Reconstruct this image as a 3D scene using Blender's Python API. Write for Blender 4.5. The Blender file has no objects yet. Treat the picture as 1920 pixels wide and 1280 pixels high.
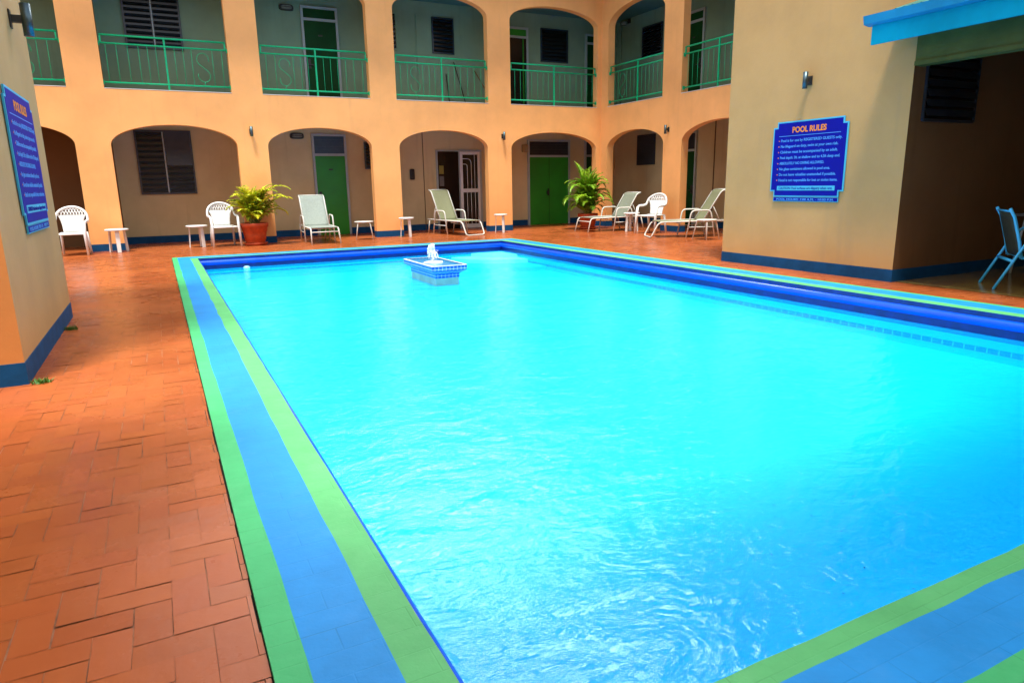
import bpy, bmesh, math, random
from mathutils import Vector, Matrix, Euler
R = math.radians
PI = math.pi
random.seed(11)
scene = bpy.context.scene
C = scene.collection

# ------------------------------------------------------------------ camera
cam_d = bpy.data.cameras.new('camera')
cam_d.sensor_width = 36; cam_d.lens = 23.885; cam_d.clip_start = .05; cam_d.clip_end = 2000
cam = bpy.data.objects.new('camera', cam_d); C.objects.link(cam)
scene.camera = cam
YAW, PITCH, ROLL = R(26.907), R(13.076), R(0.999)
def cam_rows():
    def f(d):
        c, s = math.cos(YAW), math.sin(YAW); x = c*d[0]-s*d[1]; y = s*d[0]+c*d[1]; z = d[2]
        c, s = math.cos(PITCH), math.sin(PITCH); yy = c*y-s*z; zz = s*y+c*z
        c, s = math.cos(ROLL), math.sin(ROLL); return (c*x-s*zz, yy, s*x+c*zz)
    cols = [f(v) for v in ((1,0,0),(0,1,0),(0,0,1))]
    return [Vector([cols[j][i] for j in range(3)]) for i in range(3)]
rx, ry, rz = cam_rows()
M3 = Matrix((rx, rz, -ry)).transposed()
cam.matrix_world = Matrix.Translation((0,0,1.2)) @ M3.to_4x4()

# ------------------------------------------------------------------ light
SUN_EL, SUN_AZ = R(72), math.atan2(-.55, -.85)      # azimuth of the sun seen from the court: behind-left of the camera
sdir = Vector((math.cos(SUN_EL)*math.sin(SUN_AZ), math.cos(SUN_EL)*math.cos(SUN_AZ), math.sin(SUN_EL)))
sun_d = bpy.data.lights.new('sun', 'SUN'); sun_d.energy = 3.15; sun_d.angle = R(11); sun_d.color = (1, .95, .87)
sun = bpy.data.objects.new('sun', sun_d); C.objects.link(sun)
sun.rotation_euler = sdir.to_track_quat('Z', 'Y').to_euler(); sun.location = (0, 0, 30)
world = bpy.data.worlds.new('World'); scene.world = world; world.use_nodes = True
wn, wl = world.node_tree.nodes, world.node_tree.links
wn.clear()
wo = wn.new('ShaderNodeOutputWorld'); bg = wn.new('ShaderNodeBackground'); bg.inputs[1].default_value = .15
sky = wn.new('ShaderNodeTexSky'); sky.sky_type = 'NISHITA'; sky.sun_disc = False
sky.sun_elevation = SUN_EL; sky.sun_rotation = SUN_AZ; sky.dust_density = 2.0; sky.air_density = 1.0
tc = wn.new('ShaderNodeTexCoord'); nz = wn.new('ShaderNodeTexNoise')
nz.inputs['Scale'].default_value = 2.2; nz.inputs['Detail'].default_value = 7; nz.inputs['Roughness'].default_value = .58
rmp = wn.new('ShaderNodeValToRGB'); rmp.color_ramp.elements[0].position = .40; rmp.color_ramp.elements[1].position = .62
mx = wn.new('ShaderNodeMix'); mx.data_type = 'RGBA'; mx.inputs[7].default_value = (7.2, 7.0, 6.7, 1)
wl.new(tc.outputs['Generated'], nz.inputs['Vector']); wl.new(nz.outputs['Fac'], rmp.inputs[0])
wl.new(rmp.outputs[0], mx.inputs[0]); wl.new(sky.outputs[0], mx.inputs[6]); # unseen bright cloud bank placed above the far roofs for glints in the water
vm = wn.new('ShaderNodeVectorMath'); vm.operation = 'DOT_PRODUCT'; _e, _a = R(33), R(27)
vm.inputs[1].default_value = (math.cos(_e)*math.sin(_a), math.cos(_e)*math.cos(_a), math.sin(_e))
mr = wn.new('ShaderNodeMapRange'); mr.inputs[1].default_value = .90; mr.inputs[2].default_value = .97
n2 = wn.new('ShaderNodeTexNoise'); n2.inputs['Scale'].default_value = 4.5; n2.inputs['Detail'].default_value = 6
r2 = wn.new('ShaderNodeValToRGB'); r2.color_ramp.elements[0].position = .44; r2.color_ramp.elements[1].position = .60
mm = wn.new('ShaderNodeMath'); mm.operation = 'MULTIPLY'; m3 = wn.new('ShaderNodeMix'); m3.data_type = 'RGBA'; m3.inputs[7].default_value = (85, 83, 80, 1)
wl.new(tc.outputs['Generated'], vm.inputs[0]); wl.new(vm.outputs['Value'], mr.inputs[0]); wl.new(tc.outputs['Generated'], n2.inputs['Vector']); wl.new(n2.outputs['Fac'], r2.inputs[0])
wl.new(mr.outputs[0], mm.inputs[0]); wl.new(r2.outputs[0], mm.inputs[1]); wl.new(mm.outputs[0], m3.inputs[0]); wl.new(mx.outputs[2], m3.inputs[6]); wl.new(m3.outputs[2], bg.inputs[0]); wl.new(bg.outputs[0], wo.inputs[0])
scene.view_settings.view_transform = 'Standard'; scene.view_settings.look = 'None'
scene.view_settings.exposure = 0.9; scene.view_settings.gamma = 1
scene.cycles.max_bounces = 10; scene.cycles.diffuse_bounces = 5; scene.cycles.transparent_max_bounces = 12
scene.cycles.sample_clamp_indirect = 6

# ------------------------------------------------------------------ materials
def nodes(name):
    m = bpy.data.materials.new(name); m.use_nodes = True
    nt = m.node_tree; return m, nt.nodes, nt.links, nt.nodes['Principled BSDF']
def mat(name, col, rough=.6, var=.12, scale=3.0, bump=0.0, bscale=60, metal=0.0, spec=.5, col2=None, trans=0, coords='Object', ramp=(.35, .65), detail=5):
    m, n, l, p = nodes(name)
    p.inputs['Roughness'].default_value = rough; p.inputs['Metallic'].default_value = metal
    p.inputs['Specular IOR Level'].default_value = spec
    if trans: p.inputs['Transmission Weight'].default_value = trans
    t = n.new('ShaderNodeTexCoord')
    a = n.new('ShaderNodeTexNoise'); a.inputs['Scale'].default_value = scale; a.inputs['Detail'].default_value = detail; a.inputs['Roughness'].default_value = .62
    r = n.new('ShaderNodeValToRGB'); r.color_ramp.elements[0].position = ramp[0]; r.color_ramp.elements[1].position = ramp[1]
    c2 = col2 or tuple(c*(1-var) for c in col)
    r.color_ramp.elements[0].color = (*c2, 1); r.color_ramp.elements[1].color = (*col, 1)
    l.new(t.outputs[coords], a.inputs['Vector']); l.new(a.outputs['Fac'], r.inputs[0]); l.new(r.outputs[0], p.inputs['Base Color'])
    if bump:
        b = n.new('ShaderNodeTexNoise'); b.inputs['Scale'].default_value = bscale; b.inputs['Detail'].default_value = 4
        k = n.new('ShaderNodeBump'); k.inputs['Strength'].default_value = bump; k.inputs['Distance'].default_value = .01
        l.new(t.outputs[coords], b.inputs['Vector']); l.new(b.outputs['Fac'], k.inputs['Height']); l.new(k.outputs[0], p.inputs['Normal'])
    return m
def stucco(name, col, dirt, amt=.35):
    """painted render: patchy fading, vertical runs of dirt, trowel bump"""
    m, n, l, p = nodes(name)
    p.inputs['Roughness'].default_value = .75; p.inputs['Specular IOR Level'].default_value = .25
    t = n.new('ShaderNodeTexCoord')
    a = n.new('ShaderNodeTexNoise'); a.inputs['Scale'].default_value = .9; a.inputs['Detail'].default_value = 6; a.inputs['Roughness'].default_value = .6
    mp = n.new('ShaderNodeMapping'); mp.inputs['Scale'].default_value = (5, 5, .35)
    s = n.new('ShaderNodeTexNoise'); s.inputs['Scale'].default_value = 1.3; s.inputs['Detail'].default_value = 5
    r1 = n.new('ShaderNodeValToRGB'); r1.color_ramp.elements[0].position = .38; r1.color_ramp.elements[1].position = .72
    r1.color_ramp.elements[0].color = (*col, 1); r1.color_ramp.elements[1].color = (*[c*.80 for c in col], 1)
    r2 = n.new('ShaderNodeValToRGB'); r2.color_ramp.elements[0].position = .58; r2.color_ramp.elements[1].position = .82
    r2.color_ramp.elements[0].color = (0,0,0,1); r2.color_ramp.elements[1].color = (amt,amt,amt,1)
    mi = n.new('ShaderNodeMix'); mi.data_type = 'RGBA'; mi.inputs[7].default_value = (*dirt, 1)
    l.new(t.outputs['Object'], a.inputs['Vector']); l.new(t.outputs['Object'], mp.inputs[0]); l.new(mp.outputs[0], s.inputs['Vector'])
    l.new(a.outputs['Fac'], r1.inputs[0]); l.new(s.outputs['Fac'], r2.inputs[0])
    l.new(r2.outputs[0], mi.inputs[0]); l.new(r1.outputs[0], mi.inputs[6]); l.new(mi.outputs[2], p.inputs['Base Color'])
    b = n.new('ShaderNodeTexNoise'); b.inputs['Scale'].default_value = 14; b.inputs['Detail'].default_value = 8; b.inputs['Roughness'].default_value = .7
    k = n.new('ShaderNodeBump'); k.inputs['Strength'].default_value = .35; k.inputs['Distance'].default_value = .008
    l.new(t.outputs['Object'], b.inputs['Vector']); l.new(b.outputs['Fac'], k.inputs['Height']); l.new(k.outputs[0], p.inputs['Normal'])
    return m
ORANGE = stucco('orange_render', (.89, .445, .155), (.42, .20, .09), .22)
KHAKI = stucco('khaki_render', (.54, .31, .112), (.30, .22, .12), .3)
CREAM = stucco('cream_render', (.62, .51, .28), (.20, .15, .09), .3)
GREENCAST = stucco('green_cast_render', (.22, .34, .23), (.10, .13, .08), .3)  # upper corridor: greenish cast of the shade put into the wall colour
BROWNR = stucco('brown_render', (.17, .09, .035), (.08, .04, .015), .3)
OCHRE = stucco('ochre_render', (.62, .26, .07), (.30, .12, .04), .3)
NAVY = mat('navy_baseboard_paint', (.003, .07, .20), .75, .3, 6, .15, spec=.2)
TEAL = mat('teal_ceiling_paint', (.07, .20, .21), .7, .2, 2)
WHITE = mat('white_paint', (.72, .74, .72), .5, .08, 5)
FRAME = mat('pale_frame_paint', (.36, .42, .42), .5, .12, 4)
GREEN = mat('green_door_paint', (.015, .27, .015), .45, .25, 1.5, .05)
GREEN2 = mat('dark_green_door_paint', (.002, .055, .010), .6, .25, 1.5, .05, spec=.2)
RAIL = mat('green_railing_paint', (.002, .46, .19), .5, .2, 8, spec=.3)
LOUV = mat('dark_blue_louvre', (.022, .030, .042), .3, .3, 6)
LOUVB = mat('blue_grey_louvre', (.045, .085, .12), .4, .2, 6)
BLACK = mat('dark_backing', (.004, .004, .005), .25, .3, 2)  # flat black sheet standing for the unlit space behind doors and louvres
METAL = mat('brushed_steel', (.10, .15, .17), .42, .2, 20, metal=1)
DARKM = mat('dark_metal', (.02, .022, .02), .45, .3, 10)
GLASS = mat('grey_lamp_glass', (.20, .23, .20), .2, .2, 10)
RESIN = mat('white_resin', (.72, .75, .73), .35, .06, 6)
ALU = mat('white_powder_coat', (.66, .68, .62), .35, .08, 6)
SLING = mat('beige_sling_mesh', (.21, .23, .125), .7, .15, 30, .3, 400)
SLINGW = mat('pale_sling_mesh', (.28, .34, .30), .7, .15, 30, .3, 400)
SLINGD = mat('dark_sling_mesh', (.03, .04, .025), .7, .3, 30, .3, 400)
BLUECH = mat('blue_chair_paint', (.06, .55, .95), .35, .1, 8)
TERRA = mat('terracotta_pot_clay', (.50, .07, .012), .6, .35, 9, .15, 40)
SOIL = mat('potting_soil', (.03, .02, .012), .95, .4, 20, .5, 60)
LEAFY = mat('yellow_green_leaf', (.78, .72, .02), .45, .1, 5, col2=(.32, .48, .02))
LEAFG = mat('green_leaf', (.36, .60, .02), .45, .1, 4, col2=(.10, .30, .012))
STEM = mat('palm_stem', (.30, .26, .03), .6, .3, 10)
WEED = mat('weed_leaf', (.05, .20, .01), .6, .3, 30)
FASC = mat('blue_fascia_paint', (.0, .38, .52), .8, .25, 1.6, .1, 12, spec=.1)
GUTT = mat('blue_gutter_paint', (.01, .30, .50), .6, .2, 3, spec=.25)
BEAMSHADE = mat('shaded_khaki_beam', (.12, .135, .035), .8, .3, 2.5, .2, 20, spec=.15)  # khaki beam face with its shade put into the olive colour
ROOFM = mat('green_roof_sheet', (.04, .22, .18), .5, .4, 6)
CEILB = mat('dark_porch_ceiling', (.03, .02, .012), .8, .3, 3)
SIGNB = mat('sign_blue_enamel', (.0, .003, .26), .6, .1, 3, spec=.15)
SIGNL = mat('sign_light_blue_enamel', (.05, .45, .62), .6, .1, 3)
SIGNT = mat('sign_light_lettering', (.07, .34, .76), .5, .05, 3)
SIGNO = mat('sign_orange_lettering', (.90, .26, .01), .5, .05, 3)
PAPERY = mat('yellow_notice_paper', (.25, .22, .04), .8)
PAPERG = mat('grey_notice_paper', (.14, .14, .13), .8)
WOODST = mat('broom_wood', (.20, .09, .02), .6)
FOAM = mat('white_water_foam', (.88, .95, .97), .35, .03, 20)
PLASTER = mat('pale_green_plaster', (.30, .62, .45), .6, .25, 5, .2, 30)
STEPW = mat('white_step_paint', (.72, .88, .85), .6, .1, 5)
EDGEB = mat('blue_edge_paint', (.0, .085, .75), .22, .2, 5, .1, 8)
EDGEN = mat('navy_waterline', (.003, .02, .22), .3, .4, 6)
DEBRIS = mat('leaf_litter', (.01, .06, .05), .9)

def pool_paint():
    m, n, l, p = nodes('cyan_pool_paint')
    p.inputs['Roughness'].default_value = .6
    t = n.new('ShaderNodeTexCoord'); a = n.new('ShaderNodeTexNoise'); a.inputs['Scale'].default_value = .5; a.inputs['Detail'].default_value = 8
    r = n.new('ShaderNodeValToRGB'); r.color_ramp.elements[0].position = .3; r.color_ramp.elements[1].position = .7
    r.color_ramp.elements[0].color = (.0, .48, .78, 1); r.color_ramp.elements[1].color = (.0, .58, .90, 1)
    l.new(t.outputs['Object'], a.inputs['Vector']); l.new(a.outputs['Fac'], r.inputs[0]); l.new(r.outputs[0], p.inputs['Base Color'])
    return m
POOLP = pool_paint()

def tile_mat(name, c1, c2, grout, sx, sz, swap=False):
    """small glazed tiles on upright faces: u runs along x+y, v along z"""
    m, n, l, p = nodes(name)
    p.inputs['Roughness'].default_value = .2
    t = n.new('ShaderNodeTexCoord'); s = n.new('ShaderNodeSeparateXYZ'); a = n.new('ShaderNodeMath'); c = n.new('ShaderNodeCombineXYZ')
    b = n.new('ShaderNodeTexBrick'); b.offset = 0; b.inputs['Scale'].default_value = 1
    b.inputs['Brick Width'].default_value = sx; b.inputs['Row Height'].default_value = sz; b.inputs['Mortar Size'].default_value = sx*.06
    b.inputs['Color1'].default_value = (*c1, 1); b.inputs['Color2'].default_value = (*c2, 1); b.inputs['Mortar'].default_value = (*grout, 1)
    l.new(t.outputs['Object'], s.inputs[0]); l.new(s.outputs[0], a.inputs[0]); l.new(s.outputs[1], a.inputs[1])
    l.new(a.outputs[0], c.inputs[0]); l.new(s.outputs[2], c.inputs[1]); l.new(c.outputs[0], b.inputs['Vector']); l.new(b.outputs[0], p.inputs['Base Color'])
    return m
TILE = tile_mat('blue_glazed_tile', (.01, .10, .62), (.01, .17, .72), (.45, .72, .85), .056, .05)
TILED = tile_mat('navy_glazed_tile', (.0, .05, .22), (.0, .10, .33), (.10, .40, .55), .10, .06)

def paver_mat():
    m, n, l, p = nodes('terracotta_paver')
    at = n.new('ShaderNodeAttribute'); at.attribute_name = 'tone'; p.inputs['Specular IOR Level'].default_value = .12
    t = n.new('ShaderNodeTexCoord')
    a = n.new('ShaderNodeTexNoise'); a.inputs['Scale'].default_value = .8; a.inputs['Detail'].default_value = 7; a.inputs['Roughness'].default_value = .65
    r = n.new('ShaderNodeValToRGB'); e = r.color_ramp.elements
    e[0].position = .3; e[0].color = (.31, .073, .020, 1); e[1].position = .7; e[1].color = (.44, .120, .034, 1)
    l.new(t.outputs['Object'], a.inputs['Vector']); l.new(a.outputs['Fac'], r.inputs[0])
    mu = n.new('ShaderNodeMix'); mu.data_type = 'RGBA'; mu.blend_type = 'MULTIPLY'; mu.inputs[0].default_value = 1
    l.new(r.outputs[0], mu.inputs[6]); l.new(at.outputs['Color'], mu.inputs[7])
    # pale scuffs
    s = n.new('ShaderNodeTexNoise'); s.inputs['Scale'].default_value = 9; s.inputs['Detail'].default_value = 8; s.inputs['Roughness'].default_value = .75
    sr = n.new('ShaderNodeValToRGB'); sr.color_ramp.elements[0].position = .66; sr.color_ramp.elements[1].position = .8; sr.color_ramp.elements[1].color = (.2,.2,.2,1)
    mi = n.new('ShaderNodeMix'); mi.data_type = 'RGBA'; mi.inputs[7].default_value = (.72, .40, .24, 1)
    l.new(t.outputs['Object'], s.inputs['Vector']); l.new(s.outputs['Fac'], sr.inputs[0]); l.new(sr.outputs[0], mi.inputs[0]); l.new(mu.outputs[2], mi.inputs[6])
    l.new(mi.outputs[2], p.inputs['Base Color'])
    rr = n.new('ShaderNodeMapRange'); rr.inputs[1].default_value = .3; rr.inputs[2].default_value = .7; rr.inputs[3].default_value = .2; rr.inputs[4].default_value = .34
    l.new(a.outputs['Fac'], rr.inputs[0]); l.new(rr.outputs[0], p.inputs['Roughness'])
    b = n.new('ShaderNodeTexNoise'); b.inputs['Scale'].default_value = 26; b.inputs['Detail'].default_value = 6
    k = n.new('ShaderNodeBump'); k.inputs['Strength'].default_value = .25; k.inputs['Distance'].default_value = .004
    l.new(t.outputs['Object'], b.inputs['Vector']); l.new(b.outputs['Fac'], k.inputs['Height']); l.new(k.outputs[0], p.inputs['Normal'])
    return m
PAVER = paver_mat()
GROUT = mat('paver_joint', (.46, .23, .13), .9, .1, 5, col2=(.12, .04, .018), ramp=(.36, .56))
GAPD = mat('dark_gap_soil', (.012, .008, .006), .95, .3, 20)

def coping_mat(name, col):
    m, n, l, p = nodes(name)
    p.inputs['Roughness'].default_value = .5; p.inputs['Specular IOR Level'].default_value = .08
    t = n.new('ShaderNodeTexCoord')
    def noise(sc, de, ro=.6):
        a = n.new('ShaderNodeTexNoise'); a.inputs['Scale'].default_value = sc; a.inputs['Detail'].default_value = de; a.inputs['Roughness'].default_value = ro; l.new(t.outputs['Object'], a.inputs['Vector']); return a
    def ramp(src, p0, p1, c0, c1):
        r = n.new('ShaderNodeValToRGB'); e = r.color_ramp.elements; e[0].position = p0; e[1].position = p1; e[0].color = (*c0, 1); e[1].color = (*c1, 1); l.new(src, r.inputs[0]); return r
    def mix(fac, a, col_):
        x = n.new('ShaderNodeMix'); x.data_type = 'RGBA'; l.new(fac, x.inputs[0]); l.new(a, x.inputs[6]); x.inputs[7].default_value = (*col_, 1); return x.outputs[2]
    base = ramp(noise(1.6, 9, .7).outputs['Fac'], .3, .7, tuple(c*.74 for c in col), col).outputs[0]
    fade = ramp(noise(5, 8, .7).outputs['Fac'], .52, .75, (0,)*3, (.35,)*3).outputs[0]
    base = mix(fade, base, tuple(min(1, c*.85+.06) for c in col))
    chips = ramp(noise(38, 6, .7).outputs['Fac'], .70, .74, (0,)*3, (.8,)*3).outputs[0]
    base = mix(chips, base, (.16, .13, .10))
    b = n.new('ShaderNodeTexBrick'); b.inputs['Scale'].default_value = 1; b.inputs['Brick Width'].default_value = .2; b.inputs['Row Height'].default_value = .1
    b.inputs['Mortar Size'].default_value = .0025; b.inputs['Mortar Smooth'].default_value = .4
    for q, v in (('Color1', 1), ('Color2', 1), ('Mortar', 0)): b.inputs[q].default_value = (v, v, v, 1)
    l.new(t.outputs['Object'], b.inputs['Vector'])
    jm = n.new('ShaderNodeMath'); jm.operation = 'MULTIPLY'; wob = ramp(noise(3.3, 4).outputs['Fac'], .45, .62, (0,)*3, (.28,)*3); l.new(b.outputs['Fac'], jm.inputs[0]); l.new(wob.outputs[0], jm.inputs[1])
    base = mix(jm.outputs[0], base, tuple(c*.35 for c in col)); l.new(base, p.inputs['Base Color'])
    k0 = n.new('ShaderNodeBump'); k0.inputs['Strength'].default_value = .35; k0.inputs['Distance'].default_value = .002; l.new(b.outputs['Color'], k0.inputs['Height'])
    k = n.new('ShaderNodeBump'); k.inputs['Strength'].default_value = .35; k.inputs['Distance'].default_value = .006; l.new(noise(22, 7).outputs['Fac'], k.inputs['Height']); l.new(k0.outputs[0], k.inputs['Normal']); l.new(k.outputs[0], p.inputs['Normal'])
    return m
CGREENI = coping_mat('pale_green_coping_paint', (.12, .52, .19)); CGREEN = coping_mat('green_coping_paint', (.07, .50, .19)); CBLUE = coping_mat('blue_coping_paint', (.02, .30, .78))

def water_mat():
    m = bpy.data.materials.new('pool_water_surface'); m.use_nodes = True
    n, l = m.node_tree.nodes, m.node_tree.links; n.clear()
    o = n.new('ShaderNodeOutputMaterial'); mix = n.new('ShaderNodeMixShader'); tr = n.new('ShaderNodeBsdfTransparent'); g = n.new('ShaderNodeBsdfGlossy'); f = n.new('ShaderNodeFresnel')
    tr.inputs[0].default_value = (.5, .92, 1, 1); g.inputs['Roughness'].default_value = .03; g.inputs[0].default_value = (.62, .80, 1, 1); f.inputs[0].default_value = 1.34
    t = n.new('ShaderNodeTexCoord')
    mp = n.new('ShaderNodeMapping'); mp.inputs['Scale'].default_value = (1.0, 1.5, 1); mp.inputs['Rotation'].default_value = (0, 0, R(27))
    a = n.new('ShaderNodeTexNoise'); a.inputs['Scale'].default_value = 3.2; a.inputs['Detail'].default_value = 3; a.inputs['Distortion'].default_value = .6
    b = n.new('ShaderNodeTexNoise'); b.inputs['Scale'].default_value = 13; b.inputs['Detail'].default_value = 5; b.inputs['Distortion'].default_value = 1.1
    k1 = n.new('ShaderNodeBump'); k1.inputs['Strength'].default_value = 1; k1.inputs['Distance'].default_value = .023
    k2 = n.new('ShaderNodeBump'); k2.inputs['Strength'].default_value = 1; k2.inputs['Distance'].default_value = .006
    l.new(t.outputs['Object'], mp.inputs[0]); l.new(mp.outputs[0], a.inputs['Vector']); l.new(mp.outputs[0], b.inputs['Vector'])
    l.new(a.outputs['Fac'], k1.inputs['Height']); l.new(b.outputs['Fac'], k2.inputs['Height']); l.new(k1.outputs[0], k2.inputs['Normal'])
    l.new(k2.outputs[0], g.inputs['Normal']); l.new(k2.outputs[0], f.inputs['Normal'])
    df = n.new('ShaderNodeBsdfDiffuse'); df.inputs[0].default_value = (.0, .47, .84, 1); m2 = n.new('ShaderNodeMixShader'); m2.inputs[0].default_value = .32
    l.new(tr.outputs[0], m2.inputs[1]); l.new(df.outputs[0], m2.inputs[2])
    ad = n.new('ShaderNodeAddShader'); bk = n.new('ShaderNodeBsdfTransparent'); bk.inputs[0].default_value = (0, 0, 0, 1)
    l.new(f.outputs[0], mix.inputs[0]); l.new(bk.outputs[0], mix.inputs[1]); l.new(g.outputs[0], mix.inputs[2])
    l.new(m2.outputs[0], ad.inputs[0]); l.new(mix.outputs[0], ad.inputs[1]); l.new(ad.outputs[0], o.inputs[0])
    return m
WATER = water_mat()

# ------------------------------------------------------------------ mesh helpers
class MB:
    def __init__(s): s.v = []; s.f = []; s.m = []; s.sm = []
    def add(s, vs, fs, mi=0, smooth=False):
        o = len(s.v); s.v += [tuple(v) for v in vs]
        for f in fs: s.f.append([o+i for i in f]); s.m.append(mi); s.sm.append(smooth)
        return s
    def box(s, x0, x1, y0, y1, z0, z1, T=None, mi=0):
        vs = [(x, y, z) for x in (x0, x1) for y in (y0, y1) for z in (z0, z1)]
        if T: vs = [T(*v) for v in vs]
        return s.add(vs, [(0,1,3,2),(4,6,7,5),(0,4,5,1),(2,3,7,6),(0,2,6,4),(1,5,7,3)], mi)
    def tube(s, pts, r, n=8, close=False, mi=0, flat=1.0, caps=True):
        pts = [Vector(p) for p in pts]; N = len(pts); rs = r if isinstance(r, (list, tuple)) else [r]*N
        up = None; vs = []
        for i, p in enumerate(pts):
            a = pts[(i-1) % N] if (close or i > 0) else p; b = pts[(i+1) % N] if (close or i < N-1) else p
            t = (b-a).normalized()
            if up is None: up = Vector((0, 0, 1)) if abs(t.z) < .9 else Vector((0, 1, 0))
            x = t.cross(up)
            if x.length < 1e-4: x = t.cross(Vector((1, 0, 0)))
            x.normalize(); y = x.cross(t).normalized(); up = y
            for k in range(n):
                q = 2*PI*k/n; vs.append(p + x*(rs[i]*math.cos(q)) + y*(rs[i]*math.sin(q)*flat))
        fs = []
        for i in range(N if close else N-1):
            j = (i+1) % N
            for k in range(n): fs.append((i*n+k, i*n+(k+1) % n, j*n+(k+1) % n, j*n+k))
        if not close and caps: fs += [tuple(range(n-1, -1, -1)), tuple((N-1)*n+k for k in range(n))]
        return s.add(vs, fs, mi, True)
    def lathe(s, prof, n=28, c=(0, 0, 0), mi=0, smooth=True):
        vs = [(c[0]+r*math.cos(2*PI*k/n), c[1]+r*math.sin(2*PI*k/n), c[2]+z) for r, z in prof for k in range(n)]
        fs = [(i*n+k, i*n+(k+1) % n, (i+1)*n+(k+1) % n, (i+1)*n+k) for i in range(len(prof)-1) for k in range(n)]
        return s.add(vs, fs, mi, smooth)
    def grid(s, fn, nu, nv, mi=0, smooth=True, hole=None):
        vs = [fn(i/nu, j/nv) for i in range(nu+1) for j in range(nv+1)]
        fs = [(i*(nv+1)+j, (i+1)*(nv+1)+j, (i+1)*(nv+1)+j+1, i*(nv+1)+j+1) for i in range(nu) for j in range(nv) if not (hole and hole(i, j))]
        return s.add(vs, fs, mi, smooth)
    def build(s, name, mats, parent=None, recalc=True, thick=0, bevel=0):
        me = bpy.data.meshes.new(name); me.from_pydata(s.v, [], s.f)
        for m in (mats if isinstance(mats, (list, tuple)) else [mats]): me.materials.append(m)
        me.polygons.foreach_set('material_index', s.m); me.polygons.foreach_set('use_smooth', s.sm)
        if recalc:
            b = bmesh.new(); b.from_mesh(me); bmesh.ops.recalc_face_normals(b, faces=b.faces); b.to_mesh(me); b.free()
        me.update()
        o = bpy.data.objects.new(name, me); C.objects.link(o)
        if parent: o.parent = parent
        if thick: q = o.modifiers.new('solid', 'SOLIDIFY'); q.thickness = thick; q.offset = 0
        if bevel: q = o.modifiers.new('bevel', 'BEVEL'); q.width = bevel; q.segments = 2; q.limit_method = 'ANGLE'
        return o
def tag(o, label=None, cat=None, group=None, kind=None):
    for k, v in (('label', label), ('category', cat), ('group', group), ('kind', kind)):
        if v: o[k] = v
    return o
def empty(name, loc=(0, 0, 0), rz=0):
    o = bpy.data.objects.new(name, None); C.objects.link(o); o.location = loc; o.rotation_euler = (0, 0, rz); o.empty_display_size = .1
    return o
def copy_tree(o, parent=None):
    c = o.copy(); C.objects.link(c)
    if parent: c.parent = parent
    for ch in [k for k in list(o.children)]: copy_tree(ch, c)
    return c
def arc(c, r, a0, a1, n, ax='xz'):
    out = []
    for i in range(n+1):
        a = a0+(a1-a0)*i/n; p = [c[0], c[1], c[2]]
        p['xyz'.index(ax[0])] += r*math.cos(a); p['xyz'.index(ax[1])] += r*math.sin(a); out.append(tuple(p))
    return out
def smooth_path(pts, rad, n=4):
    """round the corners of a polyline"""
    P = [Vector(p) for p in pts]; out = [P[0]]
    for i in range(1, len(P)-1):
        a, b, c = P[i-1], P[i], P[i+1]; r = min(rad, (a-b).length*.48, (c-b).length*.48)
        s, e = b+(a-b).normalized()*r, b+(c-b).normalized()*r
        for k in range(n+1):
            t = k/n; out.append(s*(1-t)**2 + b*2*t*(1-t) + e*t*t)
    out.append(P[-1]); return out
# planes: u along the wall, d out of the wall, z up
def onB(Y): return lambda u, d, z: (u, Y-d, z)
def onC(X): return lambda u, d, z: (X-d, u, z)
def onL(X): return lambda u, d, z: (X+d, u, z)

# ------------------------------------------------------------------ numbers
YB, XC, TH = 16.09, 10.99, .2          # courtyard faces of the two arcaded walls, their thickness
YW, XW = 17.8, 12.7                    # corridor back walls
ZS = 3.14                              # upper sill
FLOOR2, CEIL1, CEIL2, TOP = 3.125, 2.84, 5.76, 6.25
PX0, PX1, PY0, PY1 = .52, 6.47, 1.05, 13.15     # pool inner edge
OX0, OX1, OY0, OY1 = .12, 6.93, .66, 13.58      # coping outer edge
WZ = -.19
OPB = [(-3.64, -1.284, -3.64, -1.283), (-.68, 1.674, -.657, 1.668), (2.296, 4.60, 2.286, 4.636), (5.266, 7.58, 5.256, 7.629), (8.246, 10.84, 8.249, 10.86)]
OPC = [(10.33, 12.79, 10.35, 12.87), (13.45, 15.78, 13.53, 15.78)]
ZL, ZA, ZU, ZUA = 2.078, 2.485, 5.124, 5.525

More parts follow.
